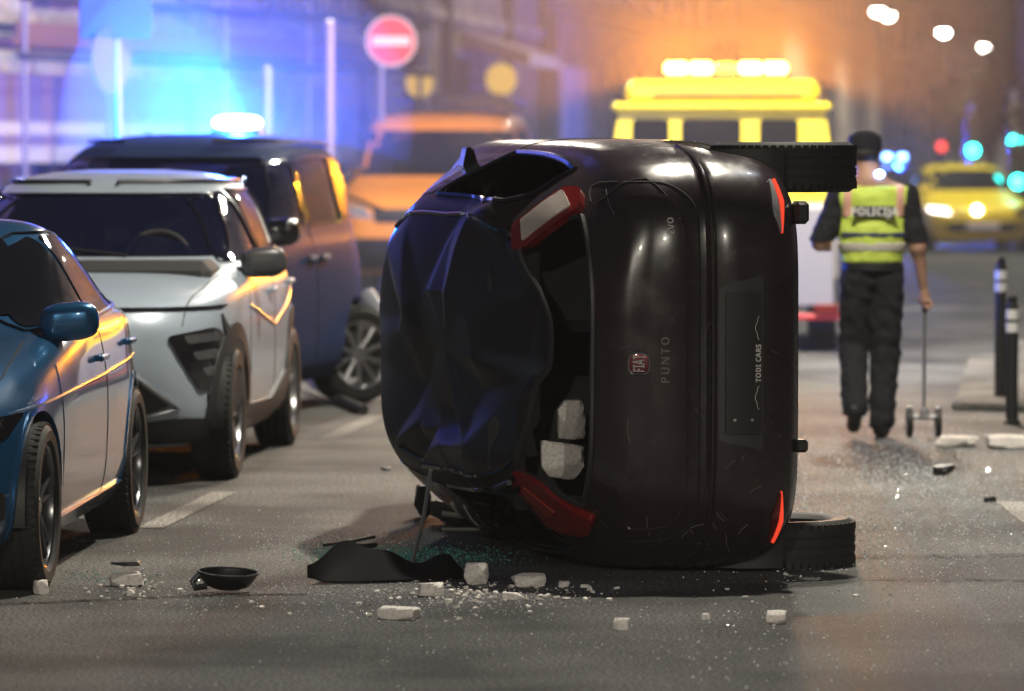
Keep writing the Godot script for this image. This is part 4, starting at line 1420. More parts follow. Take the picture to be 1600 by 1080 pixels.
func tin(q: Vector2) -> float:
	for i in range(0, tin_t.size(), 3):
		var a := tin_p[tin_t[i]]; var b := tin_p[tin_t[i + 1]]; var c := tin_p[tin_t[i + 2]]
		var den := (b - a).cross(c - a)
		var w1 := (q - a).cross(c - a) / den
		var w2 := (b - a).cross(q - a) / den
		if w1 >= -1e-4 and w2 >= -1e-4 and w1 + w2 <= 1.0001:
			return tin_h[tin_t[i]] * (1 - w1 - w2) + tin_h[tin_t[i + 1]] * w1 + tin_h[tin_t[i + 2]] * w2
	return 0.0

func crush(p: Vector3) -> Vector3:
	var up := smoothstep(1.08, 1.36, p.y)
	if up > 0:
		# the roof is beaten in behind, and folded
		var dent := 0.17 * exp(-pow((p.x - 0.02) / 0.5, 2) - pow((p.z - 0.45) / 0.75, 2))
		dent += 0.08 * exp(-pow((p.x - 0.30) / 0.25, 2) - pow((p.z - 1.5) / 0.5, 2))
		p.y -= up * dent
		p.z += up * 0.10 * exp(-pow((p.x - 0.1) / 0.45, 2) - pow((p.z - 0.5) / 0.3, 2))
		var q := Vector2(p.x, p.z)
		var k := (tin(q) * 2.0 + tin(q + Vector2(0.018, 0.012)) + tin(q - Vector2(0.018, 0.012))) / 4.0
		p.y += up * k * 1.5
		p.z += up * k * 1.1
		# the side that lies on the road is pushed in
		if p.x > 0.2: p.x -= up * 0.07 * smoothstep(0.2, 0.6, p.x)
	# light buckling of the tailgate
	if p.z < 0.6 and p.y > 0.66 and p.y < 1.15:
		p.z += 0.006 * sin(p.x * 9.0 + p.y * 6.0) * smoothstep(0.75, 1.05, p.y)
	return p

func build_punto(rng):
	for i in 84:
		tin_p.append(Vector2(rng.randf_range(-0.75, 0.75), rng.randf_range(0.1, 3.2)))
		tin_h.append(rng.randf_range(-0.048, 0.038))
	for x in [-1.2, 1.2]:
		for z in [-0.5, 1.0, 2.2, 4.5]:
			tin_p.append(Vector2(x, z)); tin_h.append(0.0)
	tin_t = Geometry2D.triangulate_delaunay(tin_p)
	var paint := mat(Color(0.022, 0.015, 0.017), 0.40, 0.0, 0.3)  # brownish cast of veiling glare put into the black paint
	var scuff := noise_tex(512, 0.02, [[0.3, grey(0.20)], [0.55, grey(0.24)], [0.75, grey(0.30)]], 31, 5)
	paint.uv1_triplanar = true
	paint.uv1_scale = Vector3.ONE * 0.7
	paint.roughness = 1.0
	paint.roughness_texture = scuff
	var c := Car.new(WRECK, 110)
	c.deform = crush
	var yaw := deg_to_rad(14.5)
	var b := Basis(Vector3.UP, yaw) * Basis(Vector3(0, -1, 0), Vector3(-1, 0, 0), Vector3(0, 0, -1))
	var o := thing("overturned_car", "black wrecked hatchback lying on its side in the middle of the street", "car", Vector3(1.435, 0.862, -18.2), "", b * Basis.from_scale(Vector3(1.022, 1, 1)))
	var wr := 0.30
	var zr := 0.66
	for s in [-1.0, 1.0]:
		for zc in [zr, zr + 2.51]:
			c.holes.append({"kind": "side", "centre": Vector2(zc, 0.31), "radius": 0.35, "sgn": s})
	var quarter := V2([0.62, 1.07, 1.62, 1.05, 1.62, 1.36, 1.05, 1.375, 0.80, 1.31])
	var rearw := V2([-0.56, 1.115, 0.56, 1.115, 0.50, 1.385, -0.50, 1.385])
	c.holes.append({"kind": "side", "poly": quarter, "sgn": -1.0})
	c.holes.append({"kind": "side", "poly": quarter, "sgn": 1.0})
	c.holes.append({"kind": "rear", "poly": rearw, "sgn": 1.0})
	put("body", c.body(110, 46, -1.0, 1.16), paint, o)
	var dull := mat(Color(0.017, 0.012, 0.013), 0.42)
	dull.metallic_specular = 0.36
	var rf := put("roof", c.body(110, 46, 1.16).mesh(24.0), dull, o)
	rf.set_meta("label", "crumpled black roof with a torn rear edge")
	put("underbody", c.floor_pan(), M.black, o)
	for s in [-1.0, 1.0]:
		for zc in [zr, zr + 2.51]:
			add_liner(o, Vector2(zc, 0.31), 0.35, 0.84, s, M.black, 0.27)
	# inner shell so that the openings look into a dark cabin
	var inn := MB.new()
	for k in 24:
		for j in 24:
			var f := func(u: float, w: float) -> Vector3:
				var x := -0.66 + 1.32 * u
				return Vector3(x, 0.62 + 0.03 * sin(w * 9.0), 0.22 + 2.4 * w)
			inn.quad(f.call(k / 24.0, j / 24.0), f.call((k + 1) / 24.0, j / 24.0), f.call((k + 1) / 24.0, (j + 1) / 24.0), f.call(k / 24.0, (j + 1) / 24.0))
	var cloth := mat(Color(0.03, 0.03, 0.032), 0.9)
	put("cabin_floor", inn, cloth, o)
	for s in [-1, 1]:
		var seat := MB.new()
		seat.box(Vector3(s * 0.36, 0.95, 0.95), Vector3(0.54, 0.62, 0.14), Basis(Vector3.RIGHT, 0.25), 0.05)
		seat.box(Vector3(s * 0.36, 1.28, 0.86), Vector3(0.26, 0.16, 0.1), Basis(Vector3.RIGHT, 0.25), 0.04)
		put("rear_seat", seat, cloth, o)
		seat = MB.new()
		seat.box(Vector3(s * 0.36, 0.95, 1.95), Vector3(0.5, 0.66, 0.14), Basis(Vector3.RIGHT, 0.25), 0.05)
		seat.box(Vector3(s * 0.36, 1.27, 1.83), Vector3(0.26, 0.18, 0.1), Basis(Vector3.RIGHT, 0.25), 0.04)
		put("front_seat", seat, cloth, o)
	var grab := MB.new()
	grab.tube([Vector3(-0.60, 1.26, 1.0), Vector3(-0.56, 1.22, 1.04), Vector3(-0.55, 1.21, 1.16), Vector3(-0.60, 1.25, 1.22)], 0.012, 8)
	put("grab_handle", grab, cloth, o)
	# wheels hang out of their arches
	var mats := {"tyre": mat(Color(0.013, 0.012, 0.012), 0.7), "rim": M.dark_alloy, "disc": M.disc}
	for s in [-1.0, 1.0]:
		add_wheel(o, Vector3(s * 0.755, wr - 0.14, zr), wr, 0.2, 0.19, s, mats, 7, 0.05)
		add_wheel(o, Vector3(s * 0.755, wr - 0.08, zr + 2.51), wr, 0.2, 0.19, s, mats, 7, 0.05)
	var ax := MB.new()
	ax.cyl(Vector3(-0.66, 0.3, zr), Vector3(0.66, 0.3, zr), 0.04)
	put("rear_axle", ax, M.black, o)
	# window surrounds
	put("quarter_window_frame", c.trace("side", Array(inset(quarter, -0.012)), -1.0, 0.013, 0.002, true, 0.04), M.gloss_black, o)
	put("quarter_window_frame", c.trace("side", Array(inset(quarter, -0.012)), 1.0, 0.013, 0.002, true, 0.04), M.gloss_black, o)
	put("rear_window_frame", c.trace("rear", Array(inset(rearw, -0.006)), 1.0, 0.012, 0.002, true, 0.03), M.trim, o)
	for s in [-1.0, 1.0]:
		put("door_window", c.drape("side", rounded(V2([1.72, 1.05, 2.75, 1.05, 2.45, 1.33, 2.2, 1.36, 1.72, 1.365]), 0.03), s, 0.004, 0.06), M.glass, o)
		put("door_seam", c.trace("side", V2s([1.66, 0.34, 1.67, 1.04]), s, 0.005, 0.0), M.seam, o)
		put("roof_strip", c.trace("side", V2s([0.70, 1.425, 1.4, 1.44, 2.1, 1.43]), s, 0.010, 0.004, false, 0.03), M.gloss_black, o)
	# windscreen
	put("windscreen", c.drape("front", rounded(V2([-0.66, 1.09, 0.66, 1.09, 0.54, 1.36, -0.54, 1.36]), 0.05), 1.0, 0.004, 0.06), M.glass, o)
	# tailgate outline and the step above the bumper
	put("tailgate_seam", c.trace("rear", Array(rounded(V2([-0.70, 1.07, -0.70, 0.80, -0.62, 0.70, 0.62, 0.70, 0.70, 0.80, 0.70, 1.07]), 0.08)), 1.0, 0.0045, -0.001), M.seam, o)
	put("tailgate_crease", c.trace("rear", Array(rounded(V2([-0.66, 0.98, -0.64, 0.79, -0.52, 0.745, 0.52, 0.745, 0.64, 0.79, 0.66, 0.98]), 0.06)), 1.0, 0.010, -0.003), paint, o)
	put("bumper_edge", c.trace("rear", V2s([-0.84, 0.655, -0.5, 0.652, 0.0, 0.65, 0.5, 0.652, 0.84, 0.655]), 1.0, 0.009, 0.002), paint, o)
	put("bumper_seam", c.trace("side", V2s([0.05, 0.664, 0.2, 0.665, 0.34, 0.62]), -1.0, 0.0045, 0.0), M.seam, o)
	put("fender_seam", c.trace("side", V2s([0.10, 0.80, 0.20, 0.88, 0.24, 0.97, 0.30, 1.05]), -1.0, 0.004, 0.0), M.seam, o)
	put("fender_seam", c.trace("side", V2s([0.10, 0.80, 0.20, 0.88, 0.24, 0.97, 0.30, 1.05]), 1.0, 0.004, 0.0), M.seam, o)
	# bumper hollow with the number plate holder
	put("plate_hollow", c.drape("rear", rounded(V2([-0.34, 0.455, 0.34, 0.455, 0.30, 0.635, -0.30, 0.635]), 0.02), 1.0, 0.0025, 0.05), M.trim, o)
	var hold := put("plate_holder", c.drape("rear", rounded(V2([-0.275, 0.468, 0.275, 0.468, 0.275, 0.61, -0.275, 0.61]), 0.008), 1.0, 0.014, 0.05), mat(Color(0.012, 0.011, 0.012), 0.35), o)
	for s in [-1, 1]:
		var sc := MB.new()
		sc.cyl(c.off("rear", Vector2(s * 0.0 + 0.22, 0.54 + s * 0.035), 1.0, 0.012), c.off("rear", Vector2(0.22, 0.54 + s * 0.035), 1.0, 0.017), 0.006)
		put("screw", sc, M.steel, hold)
	var light_text := mat(Color(0.62, 0.60, 0.58), 0.5)
	rear_text(c, hold, "dealer_lettering", "TODI CARS", 0.0, 0.480, 0.021, light_text, 0.0165, true)
	for s in [-1, 1]:
		# outline of a small car
		var cm := MB.new()
		var pts := []
		for q in [[-0.045, -0.004], [-0.035, 0.002], [-0.018, 0.004], [-0.006, 0.011], [0.010, 0.011], [0.022, 0.004], [0.040, 0.001], [0.046, -0.005]]:
			pts.append(c.off("rear", Vector2(s * 0.135 - q[0], 0.482 + q[1]), 1.0, 0.017))
		cm.tube(pts, 0.0013, 5)
		put("dealer_car_emblem", cm, light_text, hold)
	# maker's badge: dished round with raised letters
	var bx := c.off("rear", Vector2(0.0, 0.945), 1.0, 0.0)
	var bn := c.out("rear", Vector2(0.0, 0.945), 1.0)
	var bup := (Vector3.UP - bn * bn.y).normalized()
	var bf := Transform3D(Basis(bup.cross(bn), bup, bn), bx)
	var bm := MB.new()
	var ringp := []
	for i in 36:
		var a := TAU * i / 36
		var q := Vector2(cos(a), sin(a))
		q *= pow(pow(absf(q.x), 2.8) + pow(absf(q.y), 2.8), -1.0 / 2.8) * 0.042
		ringp.append(bf * Vector3(q.x, q.y, 0.008))
	bm.tube(ringp, 0.0052, 8, true)
	var badge := put("badge", bm, M.chrome, o)
	bm = MB.new()
	bm.lathe([Vector2(0.0, 0.007), Vector2(0.03, 0.006), Vector2(0.041, 0.003), Vector2(0.041, -0.004)], bf * Transform3D(Basis(Vector3(1, 0, 0), Vector3(0, 0, 1), Vector3(0, -1, 0)), Vector3()), 28)
	put("badge_field", bm, mat(Color(0.16, 0.012, 0.018), 0.25, 0.3, 1.0), badge)
	var tm := text_mesh("FIAT", 0.034, 0.002)
	put("badge_lettering", tm, M.chrome, badge, bf * Transform3D(Basis.from_scale(Vector3(0.68, 1.35, 1)), Vector3(0, 0, 0.009)))
	rear_text(c, o, "model_lettering", "PUNTO", -0.01, 0.842, 0.034, mat(Color(0.16, 0.15, 0.15), 0.3, 0.6), 0.003, true, 0.038)
	rear_text(c, o, "trim_lettering", "EVO", -0.53, 0.815, 0.026, mat(Color(0.16, 0.15, 0.15), 0.3, 0.6), 0.003, true)
	# tail lights: red rims, clear centres
	for s in [-1.0, 1.0]:
		var tl := rounded(V2([s * 0.42, 1.40, s * 0.515, 1.38, s * 0.66, 1.12, s * 0.66, 1.075, s * 0.585, 1.10, s * 0.44, 1.33]), 0.02)
		if s > 0: tl = rounded(V2([0.50, 1.38, 0.56, 1.37, 0.67, 1.16, 0.67, 1.05, 0.60, 1.06, 0.53, 1.25]), 0.02)
		var t := put("tail_light", c.drape("rear", tl, s, 0.035, 0.04), M.red_lens, o)
		if s < 0: t.set_meta("label", "smashed upper tail light with a pale inner part showing")
		var inner := rounded(V2([s * 0.455, 1.345, s * 0.53, 1.335, s * 0.645, 1.13, s * 0.585, 1.125]), 0.01)
		if s > 0: inner = rounded(V2([0.555, 1.31, 0.58, 1.30, 0.63, 1.17, 0.60, 1.17]), 0.01)
		put("lamp_insert", c.drape("rear", inner, s, 0.042, 0.03), mat(Color(0.5, 0.44, 0.4), 0.3) if s < 0 else mat(Color(0.22, 0.03, 0.02), 0.3), t)
		# bumper lamps, low and narrow
		var rl := rounded(V2([s * 0.50, 0.375, s * 0.62, 0.355, s * 0.70, 0.372, s * 0.71, 0.395, s * 0.60, 0.405]), 0.01)
		var lens := put("bumper_lamp", c.drape("rear", rl, s, 0.007, 0.04), M.clear_lens if s < 0 else mat(Color(0.12, 0.006, 0.004), 0.15, 0, 1.0), o)
		var rr := V2([s * 0.50, 0.372, s * 0.62, 0.352, s * 0.705, 0.368, s * 0.703, 0.381, s * 0.62, 0.370])
		put("glowing_red_reflector", c.drape("rear", rr, s, 0.012, 0.04), glow(Color(1.0, 0.07, 0.03), 0.55), lens)  # light thrown back by the reflectors, given as emission
	# scratches and scuffs from the slide
	var sr := RandomNumberGenerator.new()
	sr.seed = 41
	var bare := mat(Color(0.16, 0.14, 0.14), 0.6)
	for i in 22:
		var x := sr.randf_range(-0.7, 0.75); var y := sr.randf_range(0.36, 1.02)
		if i > 12: x = sr.randf_range(0.45, 0.8)
		var dx := sr.randf_range(-0.10, 0.10); var dy := sr.randf_range(-0.05, 0.05)
		put("scratch", c.trace("rear", V2s([x, y, x + dx * 0.5, y + dy * 0.5 + 0.006, x + dx, y + dy]), 1.0, sr.randf_range(0.0006, 0.0016), 0.0006), bare, o)
	# things under the bumper at the right
	var ex := MB.new()
	ex.cyl(Vector3(0.42, 0.275, 0.25), Vector3(0.42, 0.27, 0.05), 0.026, 0.028, 16)
	ex = MB.new()
	ex.box(Vector3(0.33, 0.27, 0.1), Vector3(0.05, 0.05, 0.08), Basis(), 0.01)
	ex.box(Vector3(-0.58, 0.265, 0.12), Vector3(0.09, 0.06, 0.08), Basis(), 0.015)
	put("tow_bracket", ex, M.black, o)
	# roof aerial stub / door mirror that shows above
	var ae := MB.new()
	ae.prism(rounded(V2([0.02, -0.03, -0.075, 0.0, -0.085, 0.03, 0.01, 0.05]), 0.02), -0.04, 0.04, Transform3D(Basis(), c.side0(1.95, 1.16, -1.0)))
	put("door_mirror", ae, M.gloss_black, o)
	# torn rubber seal and loose trim by the lower corner
	var seal := MB.new()
	seal.tube([c.pt("rear", Vector2(0.52, 1.38), 1.0), c.pt("rear", Vector2(0.54, 1.42), 1.0) + Vector3(0.05, 0.03, -0.06), c.pt("rear", Vector2(0.4, 1.40), 1.0) + Vector3(0.12, 0.06, -0.1)], 0.012, 6)
	put("loose_seal", seal, M.black, o)

func text_mesh(t: String, h: float, depth: float) -> TextMesh:
	var f := SystemFont.new()
	f.font_names = PackedStringArray(["Droid Sans"])
	f.font_weight = 700
	var tm := TextMesh.new()
	tm.text = t
	tm.font = f
	tm.font_size = 64
	tm.pixel_size = h / 46.0
	tm.depth = depth
	tm.curve_step = 2.0
	return tm

func rear_text(c: Car, parent, called, t, x, y, h, m, lift, one := true, spread := 0.0):
	# letters read from behind the car
	var n: Vector3 = c.out("rear", Vector2(x, y), 1.0)
	var up: Vector3 = (Vector3.UP - n * n.y).normalized()
	var bs := Basis(up.cross(n), up, n)
	if spread <= 0:
		put(called, text_mesh(t, h, 0.002), m, parent, Transform3D(bs, c.off("rear", Vector2(x, y), 1.0, lift)))
		return
	for i in t.length():
		var q := Vector2(x - spread * (i - (t.length() - 1) / 2.0), y)
		put(called, text_mesh(t[i], h, 0.002), m, parent, Transform3D(bs, c.off("rear", q, 1.0, lift)))

# ---------------------------------------------------------------- bodies: tapered bones joined smoothly, meshed as surface nets
func nets(bones: Array, cell: float, k: float, clip = null) -> MB:
	var lo := Vector3(1e9, 1e9, 1e9); var hi := -lo
	for q in bones:
		var r: float = maxf(q[2], q[3]) + 3.0 * cell
		for p in [q[0], q[1]]:
			lo = lo.min(p - Vector3(r, r, r)); hi = hi.max(p + Vector3(r, r, r))
	var n := Vector3i(((hi - lo) / cell).ceil()) + Vector3i(2, 2, 2)
	var F := PackedFloat32Array()
	F.resize(n.x * n.y * n.z)
	F.fill(1.0)
	for q in bones:
		var a: Vector3 = q[0]; var b: Vector3 = q[1]
		var sq: Vector3 = q[4] if q.size() > 4 else Vector3.ONE     # flattening
		var r: float = maxf(q[2], q[3]) + 2.5 * cell + k
		var rr := Vector3(r, r, r) * sq.max(Vector3.ONE)
		var i0 := Vector3i(((a.min(b) - rr - lo) / cell).floor()).clamp(Vector3i(), n - Vector3i(1, 1, 1)); var i1 := Vector3i(((a.max(b) + rr - lo) / cell).ceil()).clamp(Vector3i(), n - Vector3i(1, 1, 1))
		var ab := b - a
		var l2 := maxf(ab.length_squared(), 1e-9)
		for z in range(i0.z, i1.z + 1):
			for y in range(i0.y, i1.y + 1):
				var at := (z * n.y + y) * n.x
				for x in range(i0.x, i1.x + 1):
					var p := lo + Vector3(x, y, z) * cell
					var t := clampf((p - a).dot(ab) / l2, 0, 1)
					var d := ((p - a - ab * t) / sq).length() - lerpf(q[2], q[3], t)
					var f := F[at + x]
					var h := maxf(k - absf(f - d), 0.0) / k
					F[at + x] = minf(f, d) - h * h * k * 0.25
	if clip != null:
		for z in n.z:
			for y in n.y:
				for x in n.x:
					var i := (z * n.y + y) * n.x + x
					if F[i] < 4.0 * cell: F[i] = maxf(F[i], clip.call(lo + Vector3(x, y, z) * cell))
	var m := MB.new()
	var vert := {}
	var step := [1, n.x, n.x * n.y]
	for z in n.z - 1:
		for y in n.y - 1:
			var at := (z * n.y + y) * n.x
			for x in n.x - 1:
				var i := at + x
				var neg := 0
				if F[i] < 0: neg += 1
				if F[i + 1] < 0: neg += 1
				if F[i + step[1]] < 0: neg += 1
				if F[i + step[1] + 1] < 0: neg += 1
				if F[i + step[2]] < 0: neg += 1
				if F[i + step[2] + 1] < 0: neg += 1
				if F[i + step[2] + step[1]] < 0: neg += 1
				if F[i + step[2] + step[1] + 1] < 0: neg += 1
				if neg == 0 or neg == 8: continue
				var s := Vector3(); var cnt := 0
				for e in [[0, 0, 0, 0], [0, 1, 0, 0], [0, 0, 1, 0], [0, 1, 1, 0], [1, 0, 0, 0], [1, 0, 0, 1], [1, 0, 1, 0], [1, 0, 1, 1], [2, 0, 0, 0], [2, 0, 0, 1], [2, 1, 0, 0], [2, 1, 0, 1]]:
					var o := Vector3i()
					var ax: int = e[0]
					if ax == 0: o = Vector3i(0, e[1], e[2])
					elif ax == 1: o = Vector3i(e[2], 0, e[3])
					else: o = Vector3i(e[1], e[3], 0)
					var j: int = i + o.x + o.y * step[1] + o.z * step[2]
					var f0 := F[j]; var f1 := F[j + step[ax]]
					if (f0 < 0) != (f1 < 0):
						var pp := Vector3(o); pp[ax] += f0 / (f0 - f1)
						s += pp; cnt += 1
				vert[i] = lo + (Vector3(x, y, z) + s / cnt) * cell
	for i in vert:
		for ax in 3:
			var u: int = step[(ax + 1) % 3]; var w: int = step[(ax + 2) % 3]
			var f0 := F[i]; var f1 := F[i + step[ax]]
			if (f0 < 0) == (f1 < 0): continue
			if not (vert.has(i - u) and vert.has(i - w) and vert.has(i - u - w)): continue
			if f0 < 0: m.quad(vert[i - u - w], vert[i - w], vert[i], vert[i - u])
			else: m.quad(vert[i - u - w], vert[i - u], vert[i], vert[i - w])
	return m

# cloth folds: each point moved a little by smooth noise
func wrinkled(amp: float, freq: float, m: MB) -> MB:
	var n := FastNoiseLite.new()
	n.seed = 12
	n.frequency = 1.0
	n.fractal_octaves = 2
	for i in m.v.size():
		var p := m.v[i]
		var q := Vector3(p.x * freq, p.y * freq * 1.3 + p.x * freq * 0.6, p.z * freq)
		m.v[i] = p + Vector3(n.get_noise_3dv(q), 0, n.get_noise_3dv(q + Vector3(31, 7, 5))) * amp * 2.0
	return m

func build_officer():
	var base := ground(1362, 684)
	base.y = 0
	var o := thing("person", "police officer in a yellow vest and dark cap walking away, seen from behind", "person", base)
	var skin := mat(Color(0.42, 0.24, 0.17), 0.55)
	var navy := mat(Color(0.006, 0.006, 0.010), 0.9)
	var vesty := mat(Color(0.56, 0.70, 0.10), 0.7)
	var silver := mat(Color(0.5, 0.48, 0.42), 0.4)
	# joints, the figure walks towards -z
	var neck := Vector3(-0.015, 1.50, 0.0); var head := Vector3(-0.045, 1.67, -0.03)
	var shl := Vector3(-0.19, 1.42, 0.0); var shr := Vector3(0.195, 1.42, 0.0)
	var ell := Vector3(-0.31, 1.15, 0.03); var wrl := Vector3(-0.265, 1.13, -0.21)
	var elr := Vector3(0.265, 1.13, 0.03); var wrr := Vector3(0.305, 0.885, -0.04)
	var hpl := Vector3(-0.095, 0.93, 0.0); var hpr := Vector3(0.095, 0.93, 0.0)
	var knl := Vector3(-0.105, 0.53, -0.06); var knr := Vector3(0.082, 0.50, -0.04)
	var anl := Vector3(-0.115, 0.20, 0.22); var anr := Vector3(0.055, 0.09, 0.03)
	var body := nets([[neck, head + Vector3(0, -0.04, 0.01), 0.058, 0.062], [head + Vector3(0, -0.02, -0.01), head + Vector3(0, 0.045, 0.012), 0.076, 0.086], [head + Vector3(0, -0.06, -0.055), head + Vector3(0, -0.07, -0.075), 0.045, 0.035],
		[shl, ell, 0.055, 0.043], [ell, wrl, 0.043, 0.028], [shr, elr, 0.055, 0.043], [elr, wrr, 0.043, 0.029], [neck, shl, 0.06, 0.06], [neck, shr, 0.06, 0.06], [neck, Vector3(0, 1.05, 0.01), 0.1, 0.1],
		[Vector3(0, 1.0, 0), hpl, 0.085, 0.075], [Vector3(0, 1.0, 0), hpr, 0.085, 0.075], [hpl, knl, 0.085, 0.055], [knl, anl, 0.055, 0.035], [hpr, knr, 0.085, 0.055], [knr, anr, 0.055, 0.035]], 0.014, 0.04)
	# ears and nose
	for s in [-1, 1]: body.blob(head + Vector3(s * 0.083, -0.005, 0.012), Vector3(0.012, 0.032, 0.02), 6, 8)
	body.blob(head + Vector3(0, -0.02, -0.10), Vector3(0.015, 0.022, 0.022), 6, 8)
	# right hand closed on the rod handle, left hand bent before the belt
	var hr := wrr + Vector3(0.012, -0.075, -0.012)
	var hand := []
	hand.append([wrr, wrr + Vector3(0.006, -0.03, -0.005), 0.027, 0.026])
	hand.append([wrr + Vector3(0.006, -0.03, -0.005), hr, 0.028, 0.032])
	for i in 4:
		var k0 := hr + Vector3(0.022, 0.012 - 0.004 * i, -0.03 + 0.019 * i)
		var k1 := k0 + Vector3(0.014, -0.034 + 0.002 * absf(i - 1), 0.0)
		var k2 := k1 + Vector3(-0.022, -0.016, 0.0)
		var k3 := k2 + Vector3(-0.018, 0.010, 0.0)
		hand.append([k0, k1, 0.0095, 0.0088]); hand.append([k1, k2, 0.0088, 0.008]); hand.append([k2, k3, 0.008, 0.0072])
	var t0 := wrr + Vector3(-0.01, -0.04, -0.03)
	hand.append([t0, t0 + Vector3(-0.012, -0.03, -0.016), 0.012, 0.0105]); hand.append([t0 + Vector3(-0.012, -0.03, -0.016), t0 + Vector3(0.002, -0.056, -0.012), 0.0105, 0.009])
	var hm := nets(hand, 0.005, 0.008)
	body.v.append_array(hm.v)
	hand = [[wrl, wrl + Vector3(0.01, 0.0, -0.07), 0.027, 0.031]]
	for i in 4:
		var k0 := wrl + Vector3(0.012, 0.028 - 0.019 * i, -0.085)
		var k1 := k0 + Vector3(0.012, 0, -0.034 + 0.003 * absf(i - 1))
		var k2 := k1 + Vector3(0.022, 0, -0.012)
		hand.append([k0 - Vector3(0, 0, -0.02), k0, 0.0095, 0.0095]); hand.append([k0, k1, 0.0095, 0.0088]); hand.append([k1, k2, 0.0088, 0.0078])
	hand.append([wrl + Vector3(0.012, 0.02, -0.03), wrl + Vector3(0.04, 0.04, -0.06), 0.012, 0.010]); hand.append([wrl + Vector3(0.04, 0.04, -0.06), wrl + Vector3(0.05, 0.04, -0.085), 0.010, 0.0085])
	hm = nets(hand, 0.005, 0.008)
	body.v.append_array(hm.v)
	put("body", body, skin, o)
	# shirt with short sleeves
	var slv := func(p: Vector3) -> float:
		return maxf(maxf(0.90 - p.y, p.y - 1.53), 0.0) if absf(p.x) < 0.19 else maxf(1.155 - p.y, p.y - 1.6)
	var torso := [[Vector3(0, 1.40, 0.0), Vector3(0, 1.20, 0.0), 0.135, 0.135, Vector3(1.32, 1, 0.86)], [Vector3(0, 1.20, 0.0), Vector3(0, 0.95, 0.0), 0.135, 0.128, Vector3(1.25, 1, 0.9)], [neck + Vector3(0, -0.02, 0), shl, 0.062, 0.072], [neck + Vector3(0, -0.02, 0), shr, 0.062, 0.072]]
	put("shirt", wrinkled(0.005, 11.0, nets(torso + [[shl, ell.lerp(shl, 0.05), 0.074, 0.07], [shr, elr.lerp(shr, 0.05), 0.074, 0.07], [neck + Vector3(0, -0.02, 0), neck + Vector3(0, 0.02, 0), 0.066, 0.066]], 0.015, 0.05, slv)), navy, o)
	# yellow safety vest over it
	var vclip := func(p: Vector3) -> float:
		return maxf(maxf(1.035 - p.y, p.y - 1.485), absf(p.x + 0.0) - 0.205)
	var big := []
	for q in torso:
		var w = q.duplicate()
		w[2] += 0.013; w[3] += 0.013
		big.append(w)
	var vest := put("safety_vest", wrinkled(0.004, 9.0, nets(big, 0.014, 0.05, vclip)), vesty, o)
	# bands: slices of a slightly larger torso
	var bigger := []
	for q in torso:
		var w = q.duplicate()
		w[2] += 0.019; w[3] += 0.019
		bigger.append(w)
	put("reflective_band", nets(bigger, 0.010, 0.05, func(p): return maxf(maxf(1.10 - p.y, p.y - 1.155), absf(p.x) - 0.21)), silver, vest)
	put("dark_lettering_band", nets(bigger, 0.010, 0.05, func(p): return maxf(maxf(1.185 - p.y, p.y - 1.215), maxf(absf(p.x) - 0.19, -p.z))), mat(Color(0.03, 0.04, 0.10), 0.6), vest)
	for s in [-1, 1]:
		var st := nets(bigger, 0.010, 0.05, func(p): return maxf(maxf(1.30 - p.y, p.y - 1.49), absf(p.x - s * 0.155) - 0.025))
		put("shoulder_band", st, mat(Color(0.72, 0.40, 0.30), 0.5), vest)
	# back panel with the word
	var pm := MB.new()
	pm.box(Vector3(0.0, 1.335, 0.148), Vector3(0.245, 0.066, 0.012), Basis(Vector3.RIGHT, 0.02), 0.004)
	put("back_panel", pm, mat(Color(0.03, 0.03, 0.04), 0.6), vest)
	put("back_lettering", text_mesh("POLICIJA", 0.047, 0.004), mat(Color(0.75, 0.75, 0.72), 0.5), vest, Transform3D(Basis(Vector3.RIGHT, 0.02), Vector3(0.0, 1.335, 0.156)))
	# trousers
	put("trousers", wrinkled(0.007, 9.0, nets([[Vector3(-0.04, 0.98, 0), Vector3(0.04, 0.98, 0), 0.13, 0.13, Vector3(1.1, 1, 0.9)], [hpl + Vector3(0.01, -0.02, 0), knl, 0.106, 0.086], [knl, anl + Vector3(0, -0.02, 0), 0.086, 0.076], [hpr + Vector3(-0.01, -0.02, 0), knr, 0.106, 0.086], [knr, anr + Vector3(0, -0.02, 0), 0.086, 0.076]],
		0.015, 0.016, func(p): return maxf(p.y - 1.04, (0.14 if p.x < -0.03 else 0.06) - p.y))), navy, o)
	var belt := MB.new()
	belt.lathe([Vector2(0.15, -0.025), Vector2(0.158, -0.02), Vector2(0.158, 0.02), Vector2(0.15, 0.025)], Transform3D(Basis(Vector3(1.12, 0, 0), Vector3.UP, Vector3(0, 0, 0.9)), Vector3(0, 1.01, 0)), 28)
	put("belt", belt, M.black, o)
	# boots
	for bt in [[anl, -0.6], [anr, 0.0]]:
		var a: Vector3 = bt[0]
		var f := Basis(Vector3.RIGHT, bt[1])
		var bm := nets([[Vector3(0, 0.05, 0.0), Vector3(0, -0.03, 0.0), 0.05, 0.05], [Vector3(0, -0.035, 0.01), Vector3(0, -0.045, -0.15), 0.047, 0.042]], 0.01, 0.03, func(p): return -0.085 - p.y)
		put("boot", bm, M.black, o, Transform3D(f, a))
	# cap
	var cap := MB.new()
	cap.lathe([Vector2(0.0, 0.125), Vector2(0.06, 0.118), Vector2(0.094, 0.09), Vector2(0.102, 0.05), Vector2(0.1, 0.01), Vector2(0.096, 0.0)], Transform3D(Basis(), head + Vector3(0, 0.02, 0.0)), 26)
	put("cap", cap, navy, o)
	var peak := MB.new()
	peak.box(head + Vector3(0, 0.035, -0.13), Vector3(0.15, 0.012, 0.11), Basis(Vector3.RIGHT, 0.2), 0.005)
	put("cap_peak", peak, navy, o)
	var hair := MB.new()
